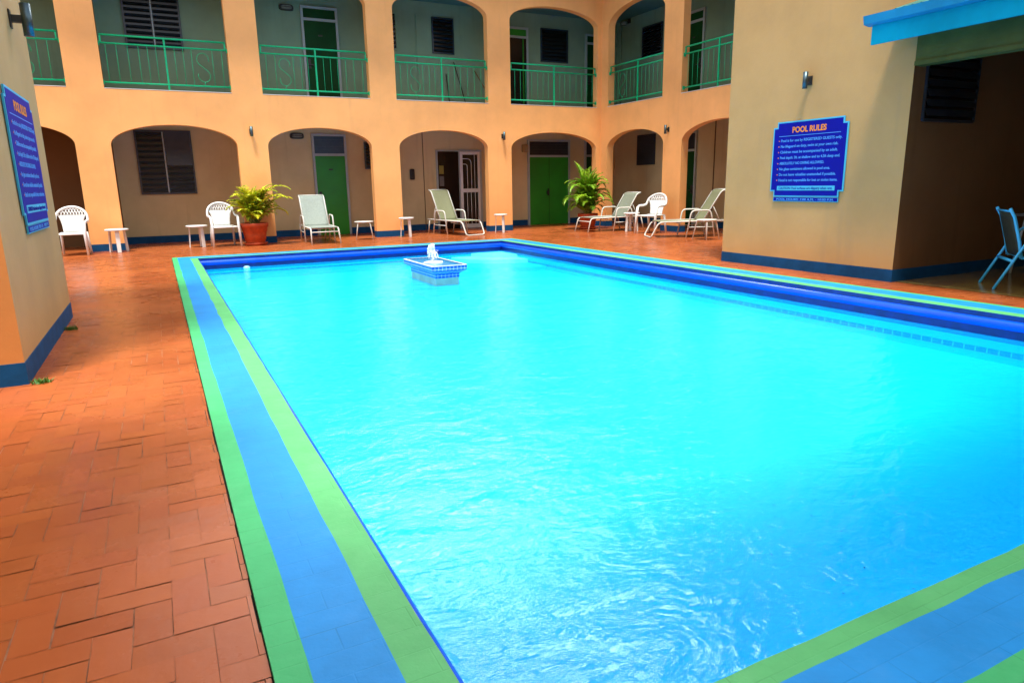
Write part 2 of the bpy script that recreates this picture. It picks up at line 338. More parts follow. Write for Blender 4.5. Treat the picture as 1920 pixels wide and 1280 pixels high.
# ------------------------------------------------------------------ floor
def paving():
    X0, X1, Y0, Y1 = -2.6, 13.0, -.2, 18.0
    gx0, gx1, gy0, gy1 = OX0-.003, OX1+.008, OY0-.008, OY1+.008
    L = .1; vs = []; fs = []; tones = []
    rnd = random.Random(4)
    for i in range(int(X0/L)-1, int(X1/L)+1):
        for j in range(int(Y0/L)-1, int(Y1/L)+1):
            k = (i-j) % 4
            if k == 0: a, b, c, d = i*L, (i+2)*L, j*L, (j+1)*L
            elif k == 2: a, b, c, d = i*L, (i+1)*L, (j-1)*L, (j+1)*L
            else: continue
            g = .0003 if rnd.random() < .48 else rnd.uniform(.001, .0026)
            a += g; b -= g; c += g; d -= g
            a = max(a, X0); b = min(b, X1); c = max(c, Y0); d = min(d, Y1)
            rects = [(a, b, c, d)]
            if b > gx0 and a < gx1 and d > gy0 and c < gy1:
                if a >= gx0 and b <= gx1 and c >= gy0 and d <= gy1: continue
                e = rnd.uniform(0, .006)
                if a < gx0: rects = [(a, min(b, gx0-e), c, d)]
                elif b > gx1: rects = [(max(a, gx1+e*.5), b, c, d)]
                elif c < gy0: rects = [(a, b, c, min(d, gy0))]
                else: rects = [(a, b, max(c, gy1+e*.5), d)]
            for a, b, c, d in rects:
                if b-a < .004 or d-c < .004: continue
                t = rnd.uniform(.90, 1.02); h = rnd.uniform(-.0008, .0008); tx = rnd.uniform(-.0008, .0008); ty = rnd.uniform(-.0008, .0008)
                o = len(vs)
                vs += [(a, c, h-tx-ty), (b, c, h+tx-ty), (b, d, h+tx+ty), (a, d, h-tx+ty)]
                fs.append((o, o+1, o+2, o+3)); tones.append((t, t*rnd.uniform(.96, 1.03), t*rnd.uniform(.93, 1.03), 1))
    me = bpy.data.meshes.new('courtyard_paving'); me.from_pydata(vs, [], fs); me.materials.append(PAVER)
    at = me.color_attributes.new('tone', 'FLOAT_COLOR', 'CORNER')
    at.data.foreach_set('color', [x for t in tones for _ in range(4) for x in t])
    o = bpy.data.objects.new('courtyard_paving', me); C.objects.link(o); tag(o, kind='structure')
    def ring(name, x0, x1, y0, y1, X0, X1, Y0, Y1, z, m):
        b = MB()
        b.add([(X0,Y0,z),(X1,Y0,z),(X1,Y1,z),(X0,Y1,z),(x0,y0,z),(x1,y0,z),(x1,y1,z),(x0,y1,z)], [(0,1,5,4),(1,2,6,5),(2,3,7,6),(3,0,4,7)])
        tag(b.build(name, m), kind='structure')
    ring('courtyard_floor', OX0-.02, OX1+.02, OY0-.02, OY1+.02, -14, 26, -16, 24, -.004, GROUT)
    ring('floor_gap', OX0+.05, OX1-.05, OY0+.05, OY1-.05, OX0-.02, OX1+.02, OY0-.02, OY1+.02, -.008, GAPD)
paving()
b = MB(); z = -.10
b.add([(-400,-400,z),(400,-400,z),(400,400,z),(-400,400,z),(-1,-1,z),(8,-1,z),(8,15,z),(-1,15,z)], [(0,1,5,4),(1,2,6,5),(2,3,7,6),(3,0,4,7)])
tag(b.build('ground', mat('dry_grass_ground', (.10, .13, .04), .9, .4, .5)), kind='structure')

# ------------------------------------------------------------------ pool
def coping():
    rnd = random.Random(8); N = 60; zt = .013
    lines = [((OX0, OX1, OY0, OY1), 0), ((.205, 6.865, .765, 13.505), .0025), ((.405, 6.62, .972, 13.275), .0035), ((PX0, PX1, PY0, PY1), .0012)]
    b = MB(); loops = []
    for (x0, x1, y0, y1), j in lines:
        pts = []
        for k in range(4*N):
            s, t = divmod(k, N); t /= N
            dx = dy = 0
            if t > 0: dx, dy = rnd.gauss(0, j), rnd.gauss(0, j)
            p = [(x0+(x1-x0)*t, y0+dy), (x1+dx, y0+(y1-y0)*t), (x1-(x1-x0)*t, y1+dy), (x0+dx, y1-(y1-y0)*t)][s]
            pts.append((p[0], p[1], zt))
        loops.append(pts)
    n = 4*N
    for a in range(3):
        vs = loops[a]+loops[a+1]
        b.add(vs, [(i, (i+1) % n, n+(i+1) % n, n+i) for i in range(n)], (0, 1, 3)[a])
    lo = [(x, y, -.05) for x, y, z in loops[0]]
    b.add(loops[0]+lo, [(i, (i+1) % n, n+(i+1) % n, n+i) for i in range(n)], 0)
    li = [(x, y, -.035) for x, y, z in loops[3]]
    b.add(loops[3]+li, [(i, (i+1) % n, n+(i+1) % n, n+i) for i in range(n)], 2)
    tag(b.build('pool_coping', [CGREEN, CBLUE, EDGEN, CGREENI]), kind='structure')
coping()
def sweep_rect(b, prof, mi=0, smooth=True):
    """profile (offset into the pool, z) swept round the pool's inner edge"""
    cs = []
    for o, z in prof: cs.append([(PX0+o, PY0+o, z), (PX1-o, PY0+o, z), (PX1-o, PY1-o, z), (PX0+o, PY1-o, z)])
    for i in range(len(prof)-1):
        for k in range(4):
            a, c = cs[i], cs[i+1]; M = 24; vs = []
            for q in range(M+1):
                t = q/M
                for P in (a, c): vs.append(tuple(P[k][w]+(P[(k+1) % 4][w]-P[k][w])*t for w in range(3)))
            b.add(vs, [(2*q, 2*q+2, 2*q+3, 2*q+1) for q in range(M)], mi, smooth)
b = MB(); prof = [(0, -.034)]+[(.004+.042*math.sin(PI*t/10)**.8, -.034-.042*(1-math.cos(PI*t/10))) for t in range(11)]
sweep_rect(b, prof)
tag(b.build('pool_edge_moulding', EDGEB), kind='structure')
b = MB()
sweep_rect(b, [(.003, -.118), (.003, -.235)], 1, False)
sweep_rect(b, [(.0, -.235), (.0, -.42)], 0, False)
b.add([(PX0, PY0, -.42), (PX1, PY0, -.42), (PX1, PY1, -.42), (PX0, PY1, -.42)], [(0, 1, 2, 3)], 0)
tag(b.build('pool_basin', [POOLP, EDGEN]), kind='structure')
b = MB(); e = .004
b.add([(PX1-e, PY0, -.305), (PX1-e, PY1, -.305), (PX1-e, PY1, -.36), (PX1-e, PY0, -.36)], [(0, 1, 2, 3)])
b.add([(PX0, PY1-e, -.262), (PX1-e, PY1-e, -.262), (PX1-e, PY1-e, -.30), (PX0, PY1-e, -.30)], [(0, 1, 2, 3)])
tag(b.build('underwater_tile_band', TILED), kind='structure')
b = MB(); g = .03
b.add([(PX0, PY0, WZ), (PX1, PY0, WZ), (PX1, PY1, WZ), (PX0, PY1, WZ)], [(0, 1, 2, 3)])
tag(b.build('pool_water', WATER, recalc=False), kind='structure')
# quarter-round entry steps in the far corner
st = empty('corner_pool_steps', (PX1, PY1, -.42))
for r_, z_ in ((.72, .205), (1.18, .15), (1.9, .08)):
    b = MB(); pts = [(0, 0)]+[(-r_*math.cos(a), -r_*math.sin(a)) for a in [PI/2*k/20 for k in range(21)]]
    n = len(pts)
    b.add([(x-.006, y-.006, 0) for x, y in pts]+[(x-.006, y-.006, z_) for x, y in pts], [tuple(range(n, 2*n))]+[(i, i+1, n+i+1, n+i) for i in range(1, n-1)], 0)
    b.build('step', STEPW if r_ < 1.5 else POOLP, st)
tag(st, 'white quarter-round steps under water in the far corner of the pool', 'pool steps')

def fountain():
    f = empty('pool_fountain', (3.535, 9.47, -.9))
    cx, cy = 0, 0; z0 = .9
    hx, hy = .175, .52
    b = MB(); b.box(-hx, hx, -hy, hy, .0, z0-.085); b.build('pedestal', PLASTER, f)
    def frus(b, a, c):
        (ax, ay, az), (bx, by, bz) = a, c
        vs = [(-ax,-ay,az),(ax,-ay,az),(ax,ay,az),(-ax,ay,az),(-bx,-by,bz),(bx,-by,bz),(bx,by,bz),(-bx,by,bz)]
        b.add(vs, [(0,1,5,4),(1,2,6,5),(2,3,7,6),(3,0,4,7)])
    b = MB()
    frus(b, (hx+.006, hy+.006, z0-.083), (hx+.006, hy+.006, z0-.03)); frus(b, (hx+.006, hy+.006, z0-.03), (.26, .62, z0+.03)); frus(b, (.26, .62, z0+.03), (.26, .62, z0+.095))
    b.build('tiled_bowl', TILE, f)
    b = MB()
    vs = []
    for (a, c) in ((.264, .624), (.235, .595)): vs += [(-a,-c,z0+.1),(a,-c,z0+.1),(a,c,z0+.1),(-a,c,z0+.1)]
    b.add(vs, [(0,1,5,4),(1,2,6,5),(2,3,7,6),(3,0,4,7)])
    vs = [(x, y, z0+.092) for x, y, z in vs[:4]]+vs[:4]; b.add(vs, [(0,1,5,4),(1,2,6,5),(2,3,7,6),(3,0,4,7)])
    b.build('rim', WHITE, f)
    b = MB(); b.add([(-.236,-.596,z0+.088),(.236,-.596,z0+.088),(.236,.596,z0+.088),(-.236,.596,z0+.088)], [(0,1,2,3)])
    b.build('bowl_water', mat('bowl_water', (.03, .35, .75), .08, .3, 14, .5, 30), f)
    rnd = random.Random(3); b = MB()
    for k in range(46):                 # strands thrown up from the nozzle and falling back
        a = rnd.uniform(0, 2*PI); top = rnd.uniform(.18, .34) if k > 8 else .345; reach = rnd.uniform(.003, .026)+.05*(rnd.random()**5); pts = []; rs = []
        for q in range(15):
            t = q/14*1.75; hgt = .10+(top-.10)*(1-(1-t)**2); 
            if hgt < .09: hgt = .09
            d = reach*t*.75; pts.append((d*math.cos(a)+rnd.uniform(-.003, .003), d*math.sin(a)+.02+rnd.uniform(-.003, .003), z0+hgt)); rs.append(rnd.uniform(.006, .013)*(1.25 if .7 < t < 1.4 else .8))
        b.tube(pts, rs, 6)
    for k in range(70):
        a = rnd.uniform(0, 2*PI); d = rnd.uniform(.02, .085); h = rnd.uniform(.10, .32)*(1-d*3); s_ = rnd.uniform(.002, .007)
        c = (d*math.cos(a), d*math.sin(a)+.02, z0+.05+h)
        b.lathe([(0, -s_), (s_, -s_*.3), (s_, s_*.4), (0, s_*1.6)], 6, c)
    n = 26; vs = []                     # churned patch where it lands
    for r_, z_ in ((0, .102), (.05, .108), (.10, .10), (.15, .093), (.19, .089)):
        for k in range(n):
            q = 2*PI*k/n; rr = r_*.78*(1+rnd.uniform(-.2, .2)); vs.append((rr*math.cos(q), rr*math.sin(q)+.02, z0+z_+rnd.uniform(-.004, .006)*(r_ < .18)))
    b.add(vs, [(i*n+k, i*n+(k+1) % n, (i+1)*n+(k+1) % n, (i+1)*n+k) for i in range(4) for k in range(n)], 0, True)
    b.build('water_jet', FOAM, f)
    b = MB(); b.lathe([(0, 0), (.018, 0), (.018, .11), (.012, .12), (0, .12)], 12, (0, .02, z0)); b.build('nozzle', METAL, f)
    tag(f, 'blue tiled fountain pedestal with a short white jet standing in the pool', 'fountain')
fountain()
fl = empty('pool_float', (1.30, 13.07, WZ-.018)); fl.scale = (.72, .72, .72)
b = MB(); b.lathe([(0, -.06), (.05, -.05), (.075, -.01), (.08, .02)], 20); b.build('float_base', WHITE, fl)
b = MB(); b.lathe([(.08, .02), (.07, .045), (.045, .062), (0, .068)], 20); b.build('float_cap', mat('pale_blue_plastic', (.30, .66, .80), .3), fl)
tag(fl, 'small white dome floating at the waterline by the far left pool corner', 'pool float')

# ------------------------------------------------------------------ hotel building
H = empty('hotel_building', (5, 16.1, 0))
tag(H, 'two-storey orange hotel with arched arcades and green balcony railings round the pool', 'building')
def hb(b, name, m, parent=H, **k):
    o = b.build(name, m, parent, **k)
    if parent is H: o.matrix_parent_inverse = H.matrix_basis.inverted()
    return o
HINV = Matrix.Translation((-5, -16.1, 0))
def hb(b, name, m, parent=None, **k):
    if parent is None:
        b.v = [(x-5, y-16.1, z) for x, y, z in b.v]; return b.build(name, m, H, **k)
    b.v = [(x-5, y-16.1, z) for x, y, z in b.v]; return b.build(name, m, parent, **k)
def facade(T, u0, u1, ops, name, N=36, tu=0):
    """arcaded wall: two storeys; ops = (lower u0,u1, upper u0,u1); d=0 courtyard face, d=-TH back face"""
    b = MB()
    def strip(pts, d0, d1, sm=False):      # pts (u,z) list -> surface between depth d0,d1
        vs = []
        for u, z in pts: vs += [T(u, d0, z), T(u, d1, z)]
        b.add(vs, [(2*i, 2*i+2, 2*i+3, 2*i+1) for i in range(len(pts)-1)], 0, sm)
    def quad(u0, u1, za, zb, d):
        b.add([T(u0, d, za[0]), T(u1, d, za[1]), T(u1, d, zb[1]), T(u0, d, zb[0])], [(0, 1, 2, 3)])
    for lv in (0, 1):
        zb_, zt_ = ((0, ZS) if lv == 0 else (ZS, TOP)); zs, za = ((ZL, ZA) if lv == 0 else (ZU, ZUA))
        cur = u0
        for o in ops:
            a, c = (o[0], o[1]) if lv == 0 else (o[2], o[3])
            for d in (0, -TH): quad(cur, a, (zb_, zb_), (zt_, zt_), d)
            arcp = []
            for i in range(N+1):
                t = -math.cos(PI*i/N); u = (a+c)/2+(c-a)/2*t; arcp.append((u, zs+(za-zs)*math.sqrt(max(0, 1-t*t))))
            for i in range(N):
                for d in (0, -TH): quad(arcp[i][0], arcp[i+1][0], (arcp[i][1], arcp[i+1][1]), (zt_, zt_), d)
            strip(arcp, 0, -TH, True)
            strip([(a, zb_), (a, zs)], 0, -TH); strip([(c, zb_), (c, zs)], 0, -TH)
            if lv == 1: strip([(a, ZS), (c, ZS)], 0, -TH)
            cur = c
        for d in (0, -TH): quad(cur, u1, (zb_, zb_), (zt_, zt_), d)
    strip([(u0, TOP), (u1, TOP)], 0, -TH)
    strip([(u0, 0), (u0, TOP)], 0, -TH); strip([(u1, 0), (u1, TOP)], 0, -TH)
    hb(b, name, ORANGE, recalc=False)
facade(onB(YB), -6, XC, OPB, 'arcade_wall')
facade(onC(XC), 7.0, YB, OPC, 'arcade_wall')
SHADE_WING = [(-5.3, -3.0, -5.3, -3.0), (-2.3, 0, -2.3, 0), (.7, 3.0, .7, 3.0), (3.7, 6.0, 3.7, 6.0), (6.7, 9, 6.7, 9)]  # unseen rear wing, walls to roof, added to darken the foreground
facade(lambda u, d, z: (u, -.9+d, z), -6, 11, SHADE_WING, 'arcade_wall')
b = MB(); b.box(-6, 11, -3.0, -2.8, 0, TOP); hb(b, 'corridor_wall', CREAM)  # back wall of the added wing
b = MB(); b.box(-6, 11, -2.8, -1.11, CEIL1, FLOOR2); hb(b, 'upper_floor_slab', CREAM)  # floor of the added wing
b = MB(); b.box(-6.3, 11.3, -3.4, -.1, TOP+.004, TOP+.16); hb(b, 'roof', ROOFM)  # roof of the added wing, overhanging to block light
b = MB(); b.box(-6, 7.0, -.898, .6, 5.75, 5.85); hb(b, 'shade_canopy', CEILB)  # unseen canopy added to shade the near deck and coping
b = MB(); b.box(-6, -.75, .601, 2.4, 5.75, 5.85); hb(b, 'shade_canopy', CEILB)  # unseen extension added to shade the near left paving
b = MB(); b.box(-.75, 7.0, .6, .63, 5.67, 5.89); hb(b, 'shade_canopy_fascia', FASC)  # edge board of the added canopy
# white sill strips
for T, ops in ((onB(YB), OPB), (onC(XC), OPC)):
    for o in ops:
        b = MB(); b.box(o[2]+.003, o[3]-.003, -TH, .006, ZS+.003, ZS+.013, T); hb(b, 'sill', WHITE)
# baseboards on the piers
def bands(T, u0, u1, ops, h=.145):
    cur = u0
    for i, o in enumerate(list(ops)+[None]):
        e = o[0] if o else u1
        b = MB(); b.box(cur-(.004 if cur != u0 else 0), e+(.004 if o else 0), -TH-.004, .004, .0, h, T); hb(b, 'baseboard', NAVY)
        if o: cur = o[1]
bands(onB(YB), -6, XC-.004, OPB); bands(onC(XC), 7.9, YB-.005, OPC)
# slabs, ceilings, roof, back walls
def box_part(name, m, x0, x1, y0, y1, z0, z1, **k):
    b = MB(); b.box(x0, x1, y0, y1, z0, z1); return hb(b, name, m, **k)
box_part('upper_floor_slab', CREAM, -5.99, XW+.1, YB+TH+.002, YW+.1, CEIL1, FLOOR2)
box_part('upper_floor_slab', CREAM, XC+TH+.002, XW+.1, 7.0, YB+TH, CEIL1, FLOOR2)
box_part('upper_ceiling', TEAL, -5.99, XW+.1, YB+TH+.002, YW+.1, CEIL2, CEIL2+.12)
box_part('upper_ceiling', TEAL, XC+TH+.002, XW+.1, 7.0, YB+TH, CEIL2, CEIL2+.12)
box_part('roof', ROOFM, -6.3, XW+.6, YB-.8, YW+.5, TOP+.004, TOP+.16)
box_part('roof', ROOFM, XC-.8, XW+.6, 6.9, YB-.802, TOP+.004, TOP+.16)
box_part('corridor_wall', CREAM, -.79, XW-.002, YW, YW+.2, 0, CEIL1-.002)
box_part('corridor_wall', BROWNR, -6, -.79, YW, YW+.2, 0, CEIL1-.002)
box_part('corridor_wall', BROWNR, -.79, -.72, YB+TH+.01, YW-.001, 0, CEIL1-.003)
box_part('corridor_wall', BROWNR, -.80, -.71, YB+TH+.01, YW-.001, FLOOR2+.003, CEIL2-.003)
box_part('corridor_wall', GREENCAST, -6, XW-.002, YW, YW+.2, FLOOR2+.002, CEIL2-.002, )
box_part('corridor_wall', CREAM, XW, XW+.2, 7, YW+.2, 0, CEIL1-.004)
box_part('corridor_wall', GREENCAST, XW, XW+.2, 7, YW+.2, FLOOR2+.004, CEIL2-.004)
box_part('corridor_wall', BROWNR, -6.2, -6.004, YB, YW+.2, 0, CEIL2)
box_part('corridor_wall', CREAM, XC+TH+.002, XW+.2, 6.8, 6.998, 0, CEIL2)
BW, CW = onB(YW), onC(XW)
for u0, u1 in ((-.70, 3.55), (4.42, 6.82), (8.12, 9.62), (11.07, 11.56), (12.30, 12.69)):
    b = MB(); b.box(u0, u1, 0, .006, .001, .16, BW); hb(b, 'baseboard', NAVY)
for u0, u1 in ((7, 13.3), (14.66, YW-.01)):
    b = MB(); b.box(u0, u1, 0, .006, .001, .16, CW); hb(b, 'baseboard', NAVY)

def louvres(T, u0, u1, z0, z1, n, closed=lambda i: False, m=LOUV, parent=None, frame=None, split=None, backing=BLACK, fm=None):
    """jalousie window: frame, flat dark backing, tilted slats"""
    w = .035
    b = MB()
    b.box(u0, u1, .001, .012, z0, z1, T)
    fr = hb(b, 'window', backing)
    b = MB()
    for (a, c, e, g) in ((u0-w, u0, z0-w, z1+w), (u1, u1+w, z0-w, z1+w), (u0, u1, z1, z1+w), (u0, u1, z0-w, z0)): b.box(a, c, .001, .045, e, g, T)
    hb(b, 'frame', fm or m, fr)
    spans = [(u0, u1)]
    if split:
        b = MB(); b.box(split-.014, split+.014, .012, .06, z0, z1, T); hb(b, 'mullion', FRAME, fr); spans = [(u0, split-.02), (split+.02, u1)]
    b = MB(); h = (z1-z0)/n
    for si, (a, c) in enumerate(spans):
        for i in range(n):
            zc = z0+h*(i+.5); cl = closed((si, i/n)) if split else closed(i/n)
            hd, hh = (.006, h*.5) if cl else (.030, h*.27)
            vs = [T(a+.006, .036+hd+.003, zc-hh), T(c-.006, .036+hd+.003, zc-hh), T(c-.006, .036-hd+.003, zc+hh), T(a+.006, .036-hd+.003, zc+hh),
                  T(a+.006, .036+hd-.003, zc-hh), T(c-.006, .036+hd-.003, zc-hh), T(c-.006, .036-hd-.003, zc+hh), T(a+.006, .036-hd-.003, zc+hh)]
            b.add(vs, [(0,1,2,3),(4,5,6,7),(0,1,5,4),(2,3,7,6),(0,3,7,4),(1,2,6,5)])
    hb(b, 'louvres', m, fr)
    return fr
def door(T, u0, u1, z0, z1, zt, m, leaves=1, handle='l', transom=None, opening=False, label=None, plate=True, fw=.055):
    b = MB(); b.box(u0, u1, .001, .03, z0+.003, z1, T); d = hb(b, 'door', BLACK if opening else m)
    if label: d['label'] = label
    b = MB()
    for (a, c, e, g) in ((u0-fw, u0, z0, zt+fw), (u1, u1+fw, z0, zt+fw), (u0, u1, z1, z1+.06), (u0, u1, zt, zt+fw)): b.box(a, c, .001, .055, e+.002, g, T)
    hb(b, 'door_frame', FRAME, d)
    if transom == 'louvre':
        b = MB(); b.box(u0, u1, .001, .012, z1+.06, zt, T); n = 5; h = (zt-z1-.06)/n
        for i in range(n): b.box(u0+.01, u1-.01, .012+.012*(i % 2), .03, z1+.064+h*i, z1+.056+h*(i+1), T)
        hb(b, 'transom', LOUVB if leaves == 1 else LOUV, d)
    elif transom: b = MB(); b.box(u0, u1, .001, .02, z1+.06, zt, T); hb(b, 'transom', transom, d)
    if leaves == 2:
        b = MB(); um = (u0+u1)/2; b.box(um-.004, um+.004, .03, .034, z0+.003, z1, T); hb(b, 'meeting_gap', GAPD, d)
        b = MB(); b.box(um-.09, um-.01, .03, .075, z0+.88, z0+.98, T); b.box(um-.05, um-.03, .03, .09, z0+.84, z0+1.04, T); hb(b, 'handle', DARKM, d)
    elif not opening:
        uh = u0+.07 if handle == 'l' else u1-.07
        b = MB(); b.box(uh-.035, uh+.035, .03, .045, z0+.86, z0+1.08, T); b.box(uh-.03, uh+.10, .045, .085, z0+.93, z0+.955, T); hb(b, 'handle', DARKM, d)
        b = MB(); b.box((u0+u1)/2-.05, (u0+u1)/2+.05, .03, .036, z0+1.60, z0+1.635, T); hb(b, 'number_plate', DARKM, d)
    return d
F2 = FLOOR2
# ground floor, back wall
louvres(BW, -.25, .83, 1.13, 2.46, 11, closed=lambda k: k[0] == 1 and k[1] > .40, split=.28, m=mat('slate_louvre', (.05, .058, .066), .35, .2, 6))
louvres(BW, -4.6, -3.2, 1.13, 2.46, 11, split=-3.9)
door(BW, 3.62, 4.36, 0, 1.945, 2.42, GREEN, transom='louvre')
louvres(BW, 4.91, 5.6, 1.66, 2.26, 7, m=LOUVB)
for o, m_ in ((0, CREAM),):
    b = MB(); b.box(6.47, 6.62, .0, .03, .165, CEIL1-.01, BW); hb(b, 'pilaster', CREAM)
    b = MB(); b.box(6.455, 6.468, .0, .018, .01, CEIL1-.01, BW); hb(b, 'downpipe', mat('brown_pipe', (.12, .06, .02), .6))
# office entrance: dark glass opening plus white security grille
b = MB(); b.box(6.86, 7.47, .001, .02, .003, 2.07, BW); od = hb(b, 'glass_door', BLACK)
b = MB()
for (a, c, e, g) in ((6.82, 6.86, 0, 2.11), (7.47, 7.50, 0, 2.11), (6.86, 7.47, 2.07, 2.11), (7.50, 8.10, 2.08, 2.12), (8.10, 8.16, 0, 2.12)): b.box(a, c, .001, .05, e+.002, g, BW)
hb(b, 'door_frame', FRAME, od)
b = MB(); b.box(6.90, 7.03, .02, .024, 1.48, 1.70, BW); hb(b, 'notice', PAPERY, od)
b = MB(); b.box(6.90, 7.03, .02, .024, 1.16, 1.42, BW); hb(b, 'notice', PAPERG, od)
b = MB(); b.box(7.50, 8.10, .001, .012, .003, 2.08, BW); gd = hb(b, 'security_grille_door', BLACK)
b = MB()
for (a, c, e, g) in ((7.505, 7.58, .01, 2.07), (8.03, 8.095, .01, 2.07), (7.58, 8.03, 1.99, 2.07), (7.58, 8.03, .98, 1.08), (7.58, 8.03, .01, .12)): b.box(a, c, .03, .06, e, g, BW)
hb(b, 'grille_frame', WHITE, gd)
b = MB()
for u_ in (7.94,): b.tube([BW(u_, .045, 1.08), BW(u_, .045, 1.99)], .009, 6)
b.tube(smooth_path([BW(7.58, .045, 1.88), BW(7.84, .045, 1.88), BW(7.84, .045, 1.08)], .12), .009, 6)
b.tube(smooth_path([BW(7.58, .045, 1.74), BW(7.72, .045, 1.74), BW(7.72, .045, 1.08)], .1), .009, 6)
for u_ in (7.70, 7.82, 7.94): b.tube([BW(u_, .045, .12), BW(u_, .045, .98)], .009, 6)
hb(b, 'grille_bars', WHITE, gd)
door(BW, 9.68, 10.99, 0, 1.925, 2.36, GREEN, leaves=2, transom='louvre')
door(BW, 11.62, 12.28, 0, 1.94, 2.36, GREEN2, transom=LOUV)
# ground floor, side wall
louvres(CW, 15.90, 16.63, 1.69, 2.46, 9, m=mat('slate_blue_louvre', (.030, .040, .055), .35, .2, 6), closed=lambda i: True)
door(CW, 14.20, 14.95, 0, 1.94, 2.40, GREEN2, transom=LOUV)
b = MB(); b.box(13.50, 13.52, .0, .02, .165, CEIL1-.01, CW); hb(b, 'downpipe', mat('brown_pipe_dark', (.10, .05, .02), .6))
louvres(CW, 9.6, 10.8, 1.13, 2.46, 11)
# upper floor, back wall
louvres(BW, -.16, .90, 4.24, 5.5, 11, split=.37)
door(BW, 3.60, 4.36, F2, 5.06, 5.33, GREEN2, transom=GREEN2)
louvres(BW, 5.2, 5.87, 4.58, 5.40, 8, fm=GREENCAST)
louvres(BW, 6.88, 7.42, 4.57, 5.38, 8, m=mat('blue_edge_louvre', (.02, .045, .07), .25, .2, 6))
b = MB(); b.box(6.40, 6.42, 0, .012, F2+.01, 5.45, BW); b.box(6.425, 6.62, 0, .02, F2+.01, 5.45, BW); hb(b, 'pilaster', GREENCAST)
door(BW, 9.0, 9.62, F2, 5.08, 5.31, GREEN, transom=GREEN, opening=True, label='open doorway, unlit interior drawn as a black panel')
b = MB(); b.box(9.50, 9.53, .03, .05, F2+.01, 5.07, BW); hb(b, 'door_edge', GREEN)
louvres(BW, 10.12, 10.94, 4.56, 5.37, 8, m=mat('blue_edge_louvre_dark', (.02, .04, .06), .25, .2, 6))
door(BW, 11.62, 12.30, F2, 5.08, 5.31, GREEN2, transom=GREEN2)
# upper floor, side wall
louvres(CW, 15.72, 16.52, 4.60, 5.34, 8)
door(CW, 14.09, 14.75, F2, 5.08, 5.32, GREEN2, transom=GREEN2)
b = MB(); b.tube([CW(17.55, .04, F2+.01), CW(17.55, .04, CEIL2-.01)], .022, 8); hb(b, 'downpipe', GREENCAST)
louvres(CW, 9.8, 11.0, 4.24, 5.4, 11)

# balcony railings
def railing(T, u0, u1, post, bars, scroll=None):
    t0, t1, tb = 4.135, 3.985, 3.265
    b = MB(); D = .02 if True else 0
    D = -.06
    b.tube([T(u0+.035, D, t0), T(u1-.035, D, t0)], .019, 8)
    b.tube([T(u0+.002, D, t1), T(u1-.002, D, t1)], .017, 8)
    b.tube([T(u0+.002, D, tb), T(u1-.002, D, tb)], .017, 8)
    for u in (u0+.045, u1-.045): b.box(u-.014, u+.014, D-.012, D+.012, t1, t0, T)
    b.box(post-.017, post+.017, D-.014, D+.014, ZS+.012, t0, T)
    for u in (u0+.002, u1-.022): b.box(u, u+.02, D-.03, D+.03, t1-.05, t1+.03, T); b.box(u, u+.02, D-.03, D+.03, tb-.04, tb+.04, T)
    r = hb(b, 'railing', RAIL)
    for u in bars:
        b = MB(); b.tube([T(u, D, tb), T(u, D, t1-.0)], .0052, 5); hb(b, 'baluster', RAIL, r)
    if scroll is not None:
        b = MB(); pts = []; rad = .125; zc = (tb+t1)/2
        for k in range(15): a = R(-15)+R(255)*k/14; pts.append((scroll+.115*math.cos(a), zc+.155+rad*math.sin(a)))
        for k in range(15): a = R(60)-R(255)*k/14; pts.append((scroll+.115*math.cos(a), zc-.155+rad*math.sin(a)))
        b.tube([T(u, D, z) for u, z in pts], .0065, 5)
        b.tube([T(scroll, D, tb), T(scroll, D, zc-.28)], .006, 5); hb(b, 'scroll', RAIL, r)
TB, TC = onB(YB), onC(XC)
railing(TB, OPB[0][2], OPB[0][3], -2.45, [-3.4, -3.2, -3.0, -2.8, -2.6, -2.25, -2.05, -1.66, -1.49], -1.87)
railing(TB, OPB[1][2], OPB[1][3], .497, [-.541, -.358, -.164, .024, .182, .334, .667, .824, .978, 1.369, 1.55], 1.18)
railing(TB, OPB[2][2], OPB[2][3], 3.468, [2.424, 2.61, 2.988, 3.148, 3.299, 3.637, 3.792, 3.948, 4.129, 4.311, 4.506], 2.80)
railing(TB, OPB[3][2], OPB[3][3], 6.43, [5.403, 5.577, 5.953, 6.114, 6.256, 6.6, 6.762, 6.915, 7.103, 7.282, 7.463], 5.765)
railing(TB, OPB[4][2], OPB[4][3], 9.55, [8.403, 8.563, 8.722, 8.89, 9.068, 9.226, 9.382, 9.725, 9.875, 10.039, 10.226, 10.399, 10.567, 10.737], None)
railing(TC, OPC[1][2], OPC[1][3], 14.582, [15.547, 15.405, 15.041, 14.889, 14.73, 14.425, 14.266, 14.128, 13.974, 13.81, 13.653], 15.22)
railing(TC, OPC[0][2], OPC[0][3], 11.764, [12.732, 12.582, 12.419, 12.236, 12.085, 11.93, 11.593, 11.424, 11.25, 11.08, 10.9, 10.5], 10.7)

